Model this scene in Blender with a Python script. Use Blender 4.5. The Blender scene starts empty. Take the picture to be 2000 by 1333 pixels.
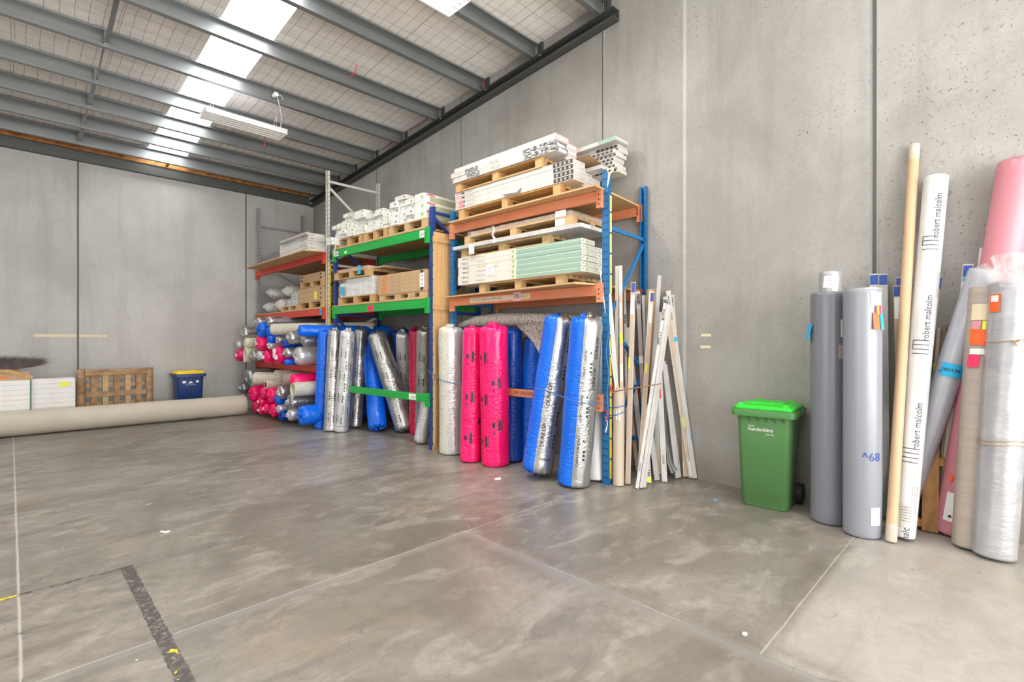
import bpy, bmesh, math, random
from mathutils import Vector, Matrix, noise as mnoise
random.seed(7)
PI = math.pi
SC = bpy.context.scene
COL = SC.collection
# ------------------------------------------------------------ camera, world, exposure
F, CH, YAW = 975.0, 1.5, math.radians(44.85)
cam = bpy.data.cameras.new('camera'); cam.sensor_width = 36; cam.lens = F/2000*36; cam.clip_start = .05; cam.clip_end = 200
camo = bpy.data.objects.new('camera', cam); COL.objects.link(camo)
camo.location = (0, 0, CH); camo.rotation_euler = (PI/2, 0, YAW-PI/2)
SC.camera = camo
W = bpy.data.worlds.new('world'); SC.world = W; W.use_nodes = True
W.node_tree.nodes['Background'].inputs[0].default_value = (1.0, .975, .94, 1)
W.node_tree.nodes['Background'].inputs[1].default_value = .80
_g = W.node_tree.nodes.new('ShaderNodeTexCoord'); _s = W.node_tree.nodes.new('ShaderNodeSeparateXYZ'); _r = W.node_tree.nodes.new('ShaderNodeMapRange')
_r.inputs[1].default_value = -.04; _r.inputs[2].default_value = .04; _r.inputs[3].default_value = 3.4; _r.inputs[4].default_value = .70   # bright lower half added to lift the ceiling, hazy sky above
W.node_tree.links.new(_g.outputs['Generated'], _s.inputs[0]); W.node_tree.links.new(_s.outputs[2], _r.inputs[0]); W.node_tree.links.new(_r.outputs[0], W.node_tree.nodes['Background'].inputs[1])
SC.view_settings.view_transform = 'Standard'; SC.view_settings.look = 'None'
SC.view_settings.gamma = 1; SC.view_settings.use_curve_mapping = False
SC.view_settings.exposure = 0.27
def area(name, loc, rot, sx, sy, power, col=(1, 1, 1)):
    l = bpy.data.lights.new(name, 'AREA'); l.shape = 'RECTANGLE'; l.size = sx; l.size_y = sy; l.energy = power; l.color = col
    o = bpy.data.objects.new(name, l); COL.objects.link(o); o.location = loc; o.rotation_euler = rot
    return o
# daylight through the open roller door behind the camera and to its right
area('roller_door_daylight', (1.6, -4.6, 2.0), (math.radians(82), 0, math.radians(2)), 7, 3.8, 520, (1, .985, .96))
area('side_door_daylight', (-8.6, 3.5, 2.2), (math.radians(90), 0, math.radians(-90)), 7, 3.6, 150, (1, .985, .96))  # added fill light, the left wall has no door

# ------------------------------------------------------------ pixel rays (2000x1333 frame) used to read off real positions
cA, sA = math.cos(YAW), math.sin(YAW)
FWD = Vector((cA, sA, 0)); ORG = Vector((0, 0, CH))
def ray(px, py):
    u = (px-1000)/F; v = (666.5-py)/F
    return Vector((cA+u*sA, sA-u*cA, v))
def onfloor(px, py, z=0):
    r = ray(px, py); t = (z-CH)/r.z; return ORG+r*t
def onx(px, py, x):
    r = ray(px, py); return ORG+r*(x/r.x)
def ony(px, py, y):
    r = ray(px, py); return ORG+r*(y/r.y)
WX, WY = 5.26, 12.13                     # right wall plane, back wall plane
RK = .0727
def roofz(y): return 5.535 + RK*(3.6-y)  # underside of purlins

# ------------------------------------------------------------ materials
MT = {}
def newmat(name):
    m = bpy.data.materials.new(name); m.use_nodes = True; nt = m.node_tree
    return m, nt, nt.nodes['Principled BSDF']
def N(nt, typ, **kw):
    n = nt.nodes.new(typ)
    for k, v in kw.items():
        if k.startswith('i_'):
            key = k[2:]; key = int(key) if key.isdigit() else key.replace('_', ' ')
            n.inputs[key].default_value = v
        else: setattr(n, k, v)
    return n
def coords(nt, scale=(1, 1, 1), kind='Object'):
    tc = N(nt, 'ShaderNodeTexCoord'); mp = N(nt, 'ShaderNodeMapping'); mp.inputs['Scale'].default_value = scale
    nt.links.new(tc.outputs[kind], mp.inputs[0]); return mp.outputs[0]
def noise(nt, vec, scale, detail=4, rough=.55, dist=0):
    n = N(nt, 'ShaderNodeTexNoise'); n.inputs['Scale'].default_value = scale; n.inputs['Detail'].default_value = detail
    n.inputs['Roughness'].default_value = rough; n.inputs['Distortion'].default_value = dist
    nt.links.new(vec, n.inputs['Vector']); return n.outputs['Fac']
def ramp(nt, fac, a, b, ca=(0, 0, 0, 1), cb=(1, 1, 1, 1)):
    r = N(nt, 'ShaderNodeValToRGB'); r.color_ramp.elements[0].position = a; r.color_ramp.elements[1].position = b
    r.color_ramp.elements[0].color = ca; r.color_ramp.elements[1].color = cb
    nt.links.new(fac, r.inputs[0]); return r.outputs[0]
def mix(nt, fac, a, b, blend='MIX'):
    m = N(nt, 'ShaderNodeMix', data_type='RGBA', blend_type=blend)
    for s, v in ((m.inputs[0], fac), (m.inputs[6], a), (m.inputs[7], b)):
        if hasattr(v, 'links') or hasattr(v, 'is_linked'): nt.links.new(v, s)
        elif isinstance(v, (int, float)): s.default_value = v
        else: s.default_value = (*v[:3], 1)
    return m.outputs[2]
def mth(nt, op, a, b=0.0, c=0.0):
    m = N(nt, 'ShaderNodeMath', operation=op)
    for s, v in zip(m.inputs, (a, b, c)):
        if isinstance(v, (int, float)): s.default_value = v
        else: nt.links.new(v, s)
    return m.outputs[0]
def bump(nt, b, fac, strength, dist=.01):
    n = N(nt, 'ShaderNodeBump'); n.inputs['Strength'].default_value = strength; n.inputs['Distance'].default_value = dist
    nt.links.new(fac, n.inputs['Height']); nt.links.new(n.outputs[0], b.inputs['Normal'])
def mat(key, col, rough=.5, metal=0, col2=None, ns=(1, 1, 1), nscale=5, lo=.35, hi=.65, bs=0, bns=(1, 1, 1), bscale=20, bdist=.01, spec=None, detail=4):
    m, nt, b = newmat(key)
    b.inputs['Base Color'].default_value = (*col, 1); b.inputs['Roughness'].default_value = rough; b.inputs['Metallic'].default_value = metal
    if spec is not None: b.inputs['Specular IOR Level'].default_value = spec
    if col2:
        f = ramp(nt, noise(nt, coords(nt, ns), nscale, detail), lo, hi)
        nt.links.new(mix(nt, f, col, col2), b.inputs['Base Color'])
    if bs: bump(nt, b, noise(nt, coords(nt, bns), bscale, 3), bs, bdist)
    MT[key] = m; return m
def clearmat(key, col, alpha, rough, bs=.6, bscale=18):
    m, nt, b = newmat(key); b.inputs['Base Color'].default_value = (*col, 1); b.inputs['Roughness'].default_value = rough
    f = ramp(nt, noise(nt, coords(nt, (1, 1, .5)), bscale*.6, 3), .35, .7, (alpha*.6,)*3+(1,), (min(1, alpha*1.5),)*3+(1,))
    nt.links.new(f, b.inputs['Alpha']); bump(nt, b, noise(nt, coords(nt), bscale, 3), bs, .01)
    MT[key] = m
def emit(key, col, s):
    m, nt, b = newmat(key); b.inputs['Base Color'].default_value = (*col, 1)
    b.inputs['Emission Color'].default_value = (*col, 1); b.inputs['Emission Strength'].default_value = s; MT[key] = m
mat('galv', (.25, .27, .275), .42, .75, (.33, .345, .345), (.15, 1, 1), 9, .3, .7)
mat('dark_steel', (.085, .09, .085), .5, .4)
mat('cream_steel', (.62, .60, .53), .45)
mat('grey_steel', (.36, .39, .42), .4, .3)
mat('blue_steel', (.012, .13, .33), .4, 0, (.015, .16, .39), (1, 1, .3), 7)
mat('navy_steel', (.012, .04, .22), .4, 0, (.02, .06, .28), (1, 1, .3), 7)
mat('orange_steel', (.62, .20, .085), .45, 0, (.70, .27, .14), (1, .4, 1), 4)
mat('green_steel', (.012, .33, .05), .38, 0, (.01, .38, .06), (1, .4, 1), 6)
mat('red_steel', (.55, .035, .02), .4, 0, (.62, .05, .03), (1, .4, 1), 6)
mat('yellow', (.86, .60, .02), .5, 0, (.70, .48, .03), (1, 1, 1), 20)
mat('pale_yellow', (.80, .62, .22), .5)
mat('hole', (.02, .02, .022), .8)
mat('pine', (.60, .38, .17), .6, 0, (.45, .25, .09), (6, 1.2, .6), 4, .3, .75)
mat('pine_z', (.66, .42, .20), .55, 0, (.52, .29, .11), (7, 7, .7), 3, .3, .75)
mat('pallet_wood', (.60, .43, .23), .7, 0, (.42, .26, .12), (3, 1, 6), 5, .3, .75)
mat('old_wood', (.50, .32, .17), .75, 0, (.20, .11, .055), (1, 2, 3), 5, .3, .75, .4)
mat('amber_wood', (.50, .26, .09), .65, 0, (.28, .13, .045), (3, 3, 1), 5, .35, .75)
mat('rafter_wood', (.55, .24, .06), .7, 0, (.32, .12, .03), (2, 2, 2), 4)
mat('ply', (.62, .40, .20), .6, 0, (.48, .29, .13), (1.5, .35, 1.5), 5, .35, .7)
mat('white_carton', (.60, .585, .555), .5, 0, (.52, .505, .475), (2, 2, 2), 3)
mat('bright_carton', (.80, .79, .76), .5, 0, (.73, .72, .69), (2, 2, 2), 3)  # white carton lightened in colour to make up for weaker lamp light
mat('note_pink', (.72, .50, .48), .6)
mat('cream_carton', (.70, .675, .61), .5, 0, (.63, .605, .54), (2, 2, 2), 3)
mat('brown_carton', (.52, .35, .20), .7, 0, (.46, .30, .16), (2, 2, 2), 4)
mat('grey_panel', (.48, .49, .50), .3, .1, (.60, .61, .62), (1, 1, 1), 3)
mat('pale_green', (.28, .42, .34), .5); mat('dark_green', (.03, .17, .09), .5); mat('leaf_green', (.30, .52, .12), .5)
mat('print_black', (.03, .03, .035), .5); mat('print_grey', (.22, .22, .23), .5)
mat('print_photo', (.05, .05, .055), .5, 0, (.55, .55, .55), (1, 5, 18), 4, .45, .6)
mat('print_red', (.65, .06, .05), .5); mat('print_pink', (.80, .35, .38), .5); mat('print_orange', (.78, .20, .05), .5)
mat('print_white', (.85, .85, .83), .5); mat('sticker_blue', (.02, .42, .72), .55); mat('sticker_orange', (1.0, .13, .02), .5)
mat('sticker_yellow', (.85, .85, .02), .5); mat('sticker_hot', (.85, .03, .12), .5); mat('sticker_cream', (.72, .62, .42), .6)
mat('sticker_olive', (.40, .42, .27), .5)
mat('seam', (.10, .10, .10), .8); mat('card_edge', (.35, .34, .31), .7)
# plastic wraps of the underlay rolls: fine creases run round and along the roll
def wrapmat(key, col, col2, rough, metal, strength=.7):
    m, nt, b = newmat(key); b.inputs['Metallic'].default_value = metal; b.inputs['Roughness'].default_value = rough
    c = coords(nt)
    nt.links.new(mix(nt, ramp(nt, noise(nt, coords(nt, (1, 1, .5)), 6, 4), .3, .7), col, col2), b.inputs['Base Color'])
    tight = ramp(nt, noise(nt, coords(nt, (.6, .6, .35)), 3.0, 2), .42, .62, (.15,)*3+(1,), (1, 1, 1, 1))   # creased here, stretched smooth there
    def ridge(scale, st, dist):
        n = noise(nt, coords(nt, st), scale, 2, .5, dist); return mth(nt, 'SUBTRACT', 1.0, mth(nt, 'MULTIPLY', mth(nt, 'ABSOLUTE', mth(nt, 'SUBTRACT', n, .5)), 7.0))
    r1 = mth(nt, 'MAXIMUM', ridge(5.5, (1, 1, 2.4), 1.2), 0.0); r2 = mth(nt, 'MAXIMUM', ridge(12, (1, 1, 1.8), 1.5), 0.0)
    h = mth(nt, 'ADD', mth(nt, 'MULTIPLY', r1, .6), mth(nt, 'ADD', mth(nt, 'MULTIPLY', r2, .35), mth(nt, 'MULTIPLY', noise(nt, c, 9, 2), .9)))
    bump(nt, b, mth(nt, 'MULTIPLY', h, tight), strength, .014); MT[key] = m
wrapmat('foil', (.44, .435, .425), (.56, .55, .535), .30, .8, .45)
wrapmat('foil_grey', (.34, .345, .36), (.44, .445, .46), .30, .75, .45)
wrapmat('foil_white', (.60, .605, .62), (.72, .72, .73), .32, .5, .45)
wrapmat('blue_wrap', (.002, .12, .72), (.002, .15, .80), .22, 0)
wrapmat('navy_wrap', (.002, .05, .36), (.002, .06, .42), .22, 0)
wrapmat('pink_wrap', (.88, .004, .13), (.94, .012, .17), .2, 0)
wrapmat('crimson_wrap', (.50, .003, .05), (.58, .004, .07), .22, 0)
def speckmat(key, base, s1, s2, sc=55):
    m, nt, b = newmat(key); b.inputs['Roughness'].default_value = .9
    c = coords(nt)
    f1 = ramp(nt, noise(nt, c, sc, 2), .57, .62); f2 = ramp(nt, noise(nt, c, sc*1.6, 2), .62, .67)
    nt.links.new(mix(nt, f2, mix(nt, f1, base, s1), s2), b.inputs['Base Color']); MT[key] = m
speckmat('speck_foam', (.62, .58, .47), (.10, .09, .08), (.38, .30, .22), 80)
speckmat('speck_dark', (.56, .51, .46), (.05, .05, .05), (.28, .22, .18), 60)
speckmat('cream_speck', (.62, .61, .53), (.30, .28, .23), (.50, .45, .36), 75)
mat('cream_foam', (.72, .69, .52), .85); mat('green_core', (.02, .38, .08), .6)
mat('carpet_back', (.56, .50, .415), .95, 0, (.50, .445, .365), (.4, 1, 1), 3, .35, .7, .25, (60, 60, 60), 6, .004)
mat('kraft_tube', (.60, .42, .26), .5, 0, (.54, .36, .20), (1, 1, .3), 5)
mat('card_tube', (.55, .47, .36), .6, 0, (.50, .42, .31), (1, 1, .3), 4)
mat('white_wrap', (.68, .68, .68), .42, 0, (.60, .60, .60), (1, 1, .6), 9, .35, .7, .3, (1, 1, 2.2), 22, .006)
mat('vinyl', (.165, .17, .20), .26, 0, (.19, .195, .225), (1, 1, .2), 3, .3, .7, .12, (1, 1, .3), 9, .006, .6)
mat('vinyl_light', (.245, .26, .295), .27, 0, (.285, .30, .335), (1, 1, .2), 3, .3, .7, .12, (1, 1, .3), 9, .006, .6)
mat('silver_film', (.36, .36, .38), .28, .25, (.47, .47, .49), (1, 1, 2.5), 4, .3, .7, .45, (1, 1, 2.5), 11, .01)
mat('lilac_film', (.36, .37, .42), .27, .15, (.50, .51, .56), (1, 1, .6), 4, .3, .7, .35, (1, 1, .6), 9, .01)
mat('beige_wrap', (.38, .32, .27), .36, 0, (.45, .385, .33), (.3, .3, 6), 6, .3, .7, .25, (1, 1, 1.5), 14, .008)
mat('rose_wrap', (.60, .21, .26), .42, 0, (.66, .27, .31), (1, 1, .3), 5, .3, .7, .15, (1, 1, .6), 12)
clearmat('clear_film', (.80, .80, .80), .34, .16)
clearmat('shrink_wrap', (.80, .79, .77), .26, .18, .8, 10)
mat('white_trim', (.60, .59, .57), .4, 0, (.48, .475, .455), (1, 1, .5), 7); mat('ivory_trim', (.76, .70, .56), .4)
mat('beige_trim', (.60, .45, .33), .45, 0, (.53, .38, .26), (4, 4, .6), 6); mat('taupe_trim', (.50, .42, .36), .4)
mat('grey_trim', (.45, .44, .43), .35); mat('dark_trim', (.16, .11, .08), .45, 0, (.24, .17, .12), (6, 6, .6), 6)
mat('cap_blue', (.03, .08, .36), .35)
mat('bin_green', (.085, .215, .07), .36, 0, (.095, .23, .08), (1, 1, 1), 3, bs=.08, bscale=120); mat('rim_green', (.06, .20, .05), .45)
mat('lid_green', (.02, .56, .025), .32); mat('bin_blue', (.012, .045, .17), .42); mat('lid_yellow', (.92, .62, 0), .35)
mat('rubber', (.018, .018, .02), .6); mat('cord_blue', (.04, .17, .42), .6); mat('cord_brown', (.24, .12, .06), .6); mat('hook', (.55, .02, .05), .4)
mat('twine', (.40, .27, .12), .8)
mat('bristle', (.07, .055, .055), .6, 0, (.14, .11, .10), (1, 1, 1), 12)
mat('lamp_white', (.85, .85, .85), .35); mat('lamp_metal', (.62, .60, .56), .22, .9); mat('cable_red', (.45, .01, .02), .4); mat('cable_white', (.8, .8, .8), .4)
emit('skylight', (.97, .985, 1.0), 5.0); emit('tube_on', (1.0, .93, .80), 22.0); emit('tube_dim', (1.0, .95, .86), 5.0)
mat('tube_off', (.9, .9, .88), .3)

# concrete walls
def wallmat(key, base, alt, speck, axis, warm=None):
    m, nt, b = newmat(key); b.inputs['Roughness'].default_value = .78
    c = coords(nt)
    big = ramp(nt, noise(nt, c, .7, 6, .6, .4), .35, .68)
    col = mix(nt, big, base, alt)
    st = ramp(nt, noise(nt, coords(nt, (2.6, 2.6, .22)), 1.6, 5, .6), .50, .78)
    col = mix(nt, mth(nt, 'MULTIPLY', st, .50), col, tuple(v*.72 for v in base))
    fine = ramp(nt, noise(nt, c, 28, 3, .7), .35, .70)
    col = mix(nt, mth(nt, 'MULTIPLY', fine, .16), col, tuple(v*.6 for v in base))
    v = N(nt, 'ShaderNodeTexVoronoi'); v.inputs['Scale'].default_value = 34; v.inputs['Randomness'].default_value = 1
    nt.links.new(noise_vec(nt, c), v.inputs['Vector'])
    dens = ramp(nt, noise(nt, c, .9, 3), .42, .62)
    sp = mth(nt, 'MULTIPLY', mth(nt, 'LESS_THAN', v.outputs['Distance'], .17), mth(nt, 'MULTIPLY', dens, speck))
    col = mix(nt, sp, col, tuple(v*.42 for v in base))
    patch = ramp(nt, noise(nt, c, 2.1, 2, .4, .8), .70, .74)
    col = mix(nt, mth(nt, 'MULTIPLY', patch, .22), col, (.45, .40, .32))
    if axis:                                           # splash-back dirt plus shade painted brown along the foot of the wall
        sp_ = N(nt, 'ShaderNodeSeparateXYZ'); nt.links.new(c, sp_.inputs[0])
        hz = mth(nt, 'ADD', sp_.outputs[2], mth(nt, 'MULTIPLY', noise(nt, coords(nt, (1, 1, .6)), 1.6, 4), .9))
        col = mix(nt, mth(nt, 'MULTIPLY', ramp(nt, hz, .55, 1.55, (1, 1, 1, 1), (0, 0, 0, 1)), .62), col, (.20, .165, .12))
    nt.links.new(col, b.inputs['Base Color'])
    bump(nt, b, noise(nt, c, 40, 4), .12, .01); MT[key] = m
def noise_vec(nt, c):
    n = N(nt, 'ShaderNodeTexNoise'); n.inputs['Scale'].default_value = 6; nt.links.new(c, n.inputs['Vector'])
    a = N(nt, 'ShaderNodeVectorMath', operation='SCALE'); nt.links.new(n.outputs['Color'], a.inputs[0]); a.inputs['Scale'].default_value = .25
    s = N(nt, 'ShaderNodeVectorMath', operation='ADD'); nt.links.new(c, s.inputs[0]); nt.links.new(a.outputs[0], s.inputs[1]); return s.outputs[0]
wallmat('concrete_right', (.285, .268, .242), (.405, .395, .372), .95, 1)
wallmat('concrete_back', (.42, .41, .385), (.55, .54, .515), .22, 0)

# concrete floor with saw cuts, patched joints and worn marking tape
def floormat():
    m, nt, b = newmat('concrete_floor')
    c = coords(nt); sep = N(nt, 'ShaderNodeSeparateXYZ'); nt.links.new(c, sep.inputs[0]); X, Y = sep.outputs[0], sep.outputs[1]
    n1 = ramp(nt, noise(nt, coords(nt, (1.0, .7, 1)), .55, 8, .62, .8), .40, .60)
    col = mix(nt, n1, (.165, .146, .122), (.295, .27, .236))
    # sweeping smears, longer across the aisle
    n2 = ramp(nt, noise(nt, coords(nt, (.55, 1.9, 1)), 1.5, 7, .65, 1.2), .50, .66)
    col = mix(nt, mth(nt, 'MULTIPLY', n2, .80), col, (.135, .12, .10))
    n3 = ramp(nt, noise(nt, coords(nt, (.8, 1.6, 1)), 2.6, 6, .6, .9), .52, .64)
    col = mix(nt, mth(nt, 'MULTIPLY', n3, .45), col, (.42, .39, .345))
    n4 = ramp(nt, noise(nt, c, 13, 7, .75, .6), .46, .62)
    col = mix(nt, mth(nt, 'MULTIPLY', n4, .40), col, (.14, .127, .11))
    n5 = ramp(nt, noise(nt, coords(nt, (.9, 1.3, 1)), 4.2, 8, .72, 1.0), .52, .66)
    col = mix(nt, mth(nt, 'MULTIPLY', n5, .50), col, (.135, .12, .102))
    rust = ramp(nt, noise(nt, c, 1.25, 5, .62, 1.0), .58, .70)
    col = mix(nt, mth(nt, 'MULTIPLY', rust, .45), col, (.30, .215, .13))
    ns = mth(nt, 'SUBTRACT', noise(nt, c, 3.0, 5, .6), .5); nf = mth(nt, 'SUBTRACT', noise(nt, c, 14, 4, .7), .5)
    # paler slab on the door side of the long joint
    side = mth(nt, 'MULTIPLY', ramp(nt, mth(nt, 'MULTIPLY_ADD', ns, .35, mth(nt, 'SUBTRACT', 3.03, Y)), .0, .05), .08)
    col = mix(nt, side, col, (.38, .355, .32))
    side2 = mth(nt, 'MULTIPLY', ramp(nt, mth(nt, 'SUBTRACT', .84, Y), .0, .06), .36)  # door daylight painted into the slab as a paler tone
    side2 = mth(nt, 'MULTIPLY', side2, mth(nt, 'GREATER_THAN', X, 2.5))
    col = mix(nt, side2, col, (.56, .53, .485))
    def line(ax, pos, w, wob=.0, soft=.6):
        d = mth(nt, 'ABSOLUTE', mth(nt, 'SUBTRACT', mth(nt, 'MULTIPLY_ADD', ns, wob, ax), pos))
        return mth(nt, 'SUBTRACT', 1.0, mth(nt, 'SMOOTH_MIN', 1.0, mth(nt, 'DIVIDE', d, w), .1)) if soft else mth(nt, 'LESS_THAN', d, w)
    def clampd(v): return mth(nt, 'MINIMUM', 1.0, mth(nt, 'MAXIMUM', v, 0.0))
    lt = lambda a, v: mth(nt, 'LESS_THAN', a, v)
    gt = lambda a, v: mth(nt, 'GREATER_THAN', a, v)
    mul = lambda *a: a[0] if len(a) == 1 else mth(nt, 'MULTIPLY', a[0], mul(*a[1:]))
    def sl(ax, pos, w, wob=.02): return clampd(line(ax, pos, w, wob))
    # dirt beside the joints
    brk = ramp(nt, noise(nt, c, 5, 4, .7), .35, .62)
    d1 = mul(sl(Y, 3.10, .10, .10), brk, .55)
    d2 = mul(sl(X, 2.62, .11, .06), lt(Y, 3.03), brk, .55)
    d3 = mul(sl(Y, .90, .10, .10), gt(X, 2.53), brk, .45)
    for d in (d1, d2, d3): col = mix(nt, d, col, (.15, .13, .105))
    # smooth cement patch strips along the joints
    p1 = mul(sl(Y, 3.0, .05, .05), lt(X, 2.6), .7); p2 = mul(sl(X, 2.50, .075, .05), lt(Y, 3.03), .75)
    for d in (p1, p2): col = mix(nt, d, col, (.25, .232, .215))
    for d in (mul(sl(Y, 3.03, .007, .012), .5), mul(sl(X, 2.53, .005, .03), lt(Y, 3.03), brk, .6), mul(sl(Y, .84, .007, .02), gt(X, 2.53), .45),
              mul(sl(X, .035, .010, .012), gt(Y, 2.6), .6)):
        col = mix(nt, d, col, (.66, .63, .58))
    dk = mul(sl(X, .04, .006, .012), lt(Y, 3.1), .8)
    col = mix(nt, dk, col, (.10, .09, .08))
    dk = mul(sl(X, 2.53, .004, .03), lt(Y, 1.1), .8); col = mix(nt, dk, col, (.10, .09, .08))
    # worn black marking tape: an L shape
    rag = mth(nt, 'MULTIPLY', nf, .030)
    dx = mth(nt, 'ABSOLUTE', mth(nt, 'SUBTRACT', mth(nt, 'ADD', X, rag), .545))
    dy = mth(nt, 'ABSOLUTE', mth(nt, 'SUBTRACT', mth(nt, 'ADD', Y, rag), 4.14))
    hold = ramp(nt, noise(nt, coords(nt, (1, 1, 1)), 26, 5, .75, .5), .36, .50)
    t1 = mul(lt(dx, .034), lt(Y, 4.16), hold, .92)
    t2 = mul(lt(dy, .022), lt(X, .57), ramp(nt, noise(nt, c, 22, 4, .8, .4), .42, .56), .9)
    for d in (t1, t2): col = mix(nt, d, col, (.055, .05, .045))
    ye = mul(lt(dx, .026), lt(Y, 2.95), gt(noise(nt, c, 11, 3), .61))
    col = mix(nt, ye, col, (.80, .55, .01))
    ye = mul(lt(dy, .014), lt(X, .04), gt(noise(nt, c, 8, 2), .52)); col = mix(nt, ye, col, (.80, .55, .01))
    # hairline scratches and crumbs
    v = N(nt, 'ShaderNodeTexVoronoi'); v.inputs['Scale'].default_value = 3.2; nt.links.new(c, v.inputs['Vector'])
    col = mix(nt, mth(nt, 'LESS_THAN', v.outputs['Distance'], .018), col, (.72, .70, .66))
    scr = mul(lt(mth(nt, 'ABSOLUTE', mth(nt, 'SUBTRACT', noise(nt, coords(nt, (1, .35, 1)), 2.3, 2, .5, 1.5), .5)), .0022), ramp(nt, noise(nt, c, 1.3, 2), .5, .6), .55)
    col = mix(nt, scr, col, (.12, .105, .09))
    nt.links.new(col, b.inputs['Base Color'])
    r = N(nt, 'ShaderNodeMapRange'); r.inputs[3].default_value = .24; r.inputs[4].default_value = .50
    nt.links.new(noise(nt, c, 2.2, 5), r.inputs[0]); nt.links.new(r.outputs[0], b.inputs['Roughness'])
    bump(nt, b, noise(nt, c, 45, 4), .06, .01); b.inputs['Specular IOR Level'].default_value = .45
    MT['concrete_floor'] = m
floormat()
# roof lining: white foil behind a wire mesh
def liningmat(key, base, wire, em=0):
    m, nt, b = newmat(key); c = coords(nt); sep = N(nt, 'ShaderNodeSeparateXYZ'); nt.links.new(c, sep.inputs[0])
    w = mth(nt, 'MULTIPLY', mth(nt, 'SUBTRACT', noise(nt, c, 1.6, 2), .5), .05)
    def g(ax, s, th):
        f = mth(nt, 'FRACT', mth(nt, 'DIVIDE', mth(nt, 'ADD', ax, w), s)); return mth(nt, 'LESS_THAN', f, th/s)
    ln = mth(nt, 'MAXIMUM', g(sep.outputs[0], .135, .0055), g(sep.outputs[1], .27, .0055))
    ln = mth(nt, 'MAXIMUM', ln, mth(nt, 'MULTIPLY', g(mth(nt, 'ADD', sep.outputs[0], -.03), .94, .006), 1.0))
    f = ramp(nt, noise(nt, coords(nt, (1, 2.2, 1)), 3, 4), .3, .7)
    col = mix(nt, ln, mix(nt, f, base, tuple(v*.86 for v in base)), wire)
    nt.links.new(col, b.inputs['Base Color']); b.inputs['Roughness'].default_value = .6
    if em:
        nt.links.new(mix(nt, ln, base, tuple(v*.93 for v in base)), b.inputs['Emission Color']); b.inputs['Emission Strength'].default_value = em
    else: bump(nt, b, noise(nt, coords(nt, (1, 1, 1)), 7, 3), .5, .03)
    MT[key] = m
liningmat('roof_lining', (.93, .89, .84), (.33, .30, .27))
liningmat('skylight_sheet', (.97, .985, 1.0), (.7, .7, .7), 7.0)

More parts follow.
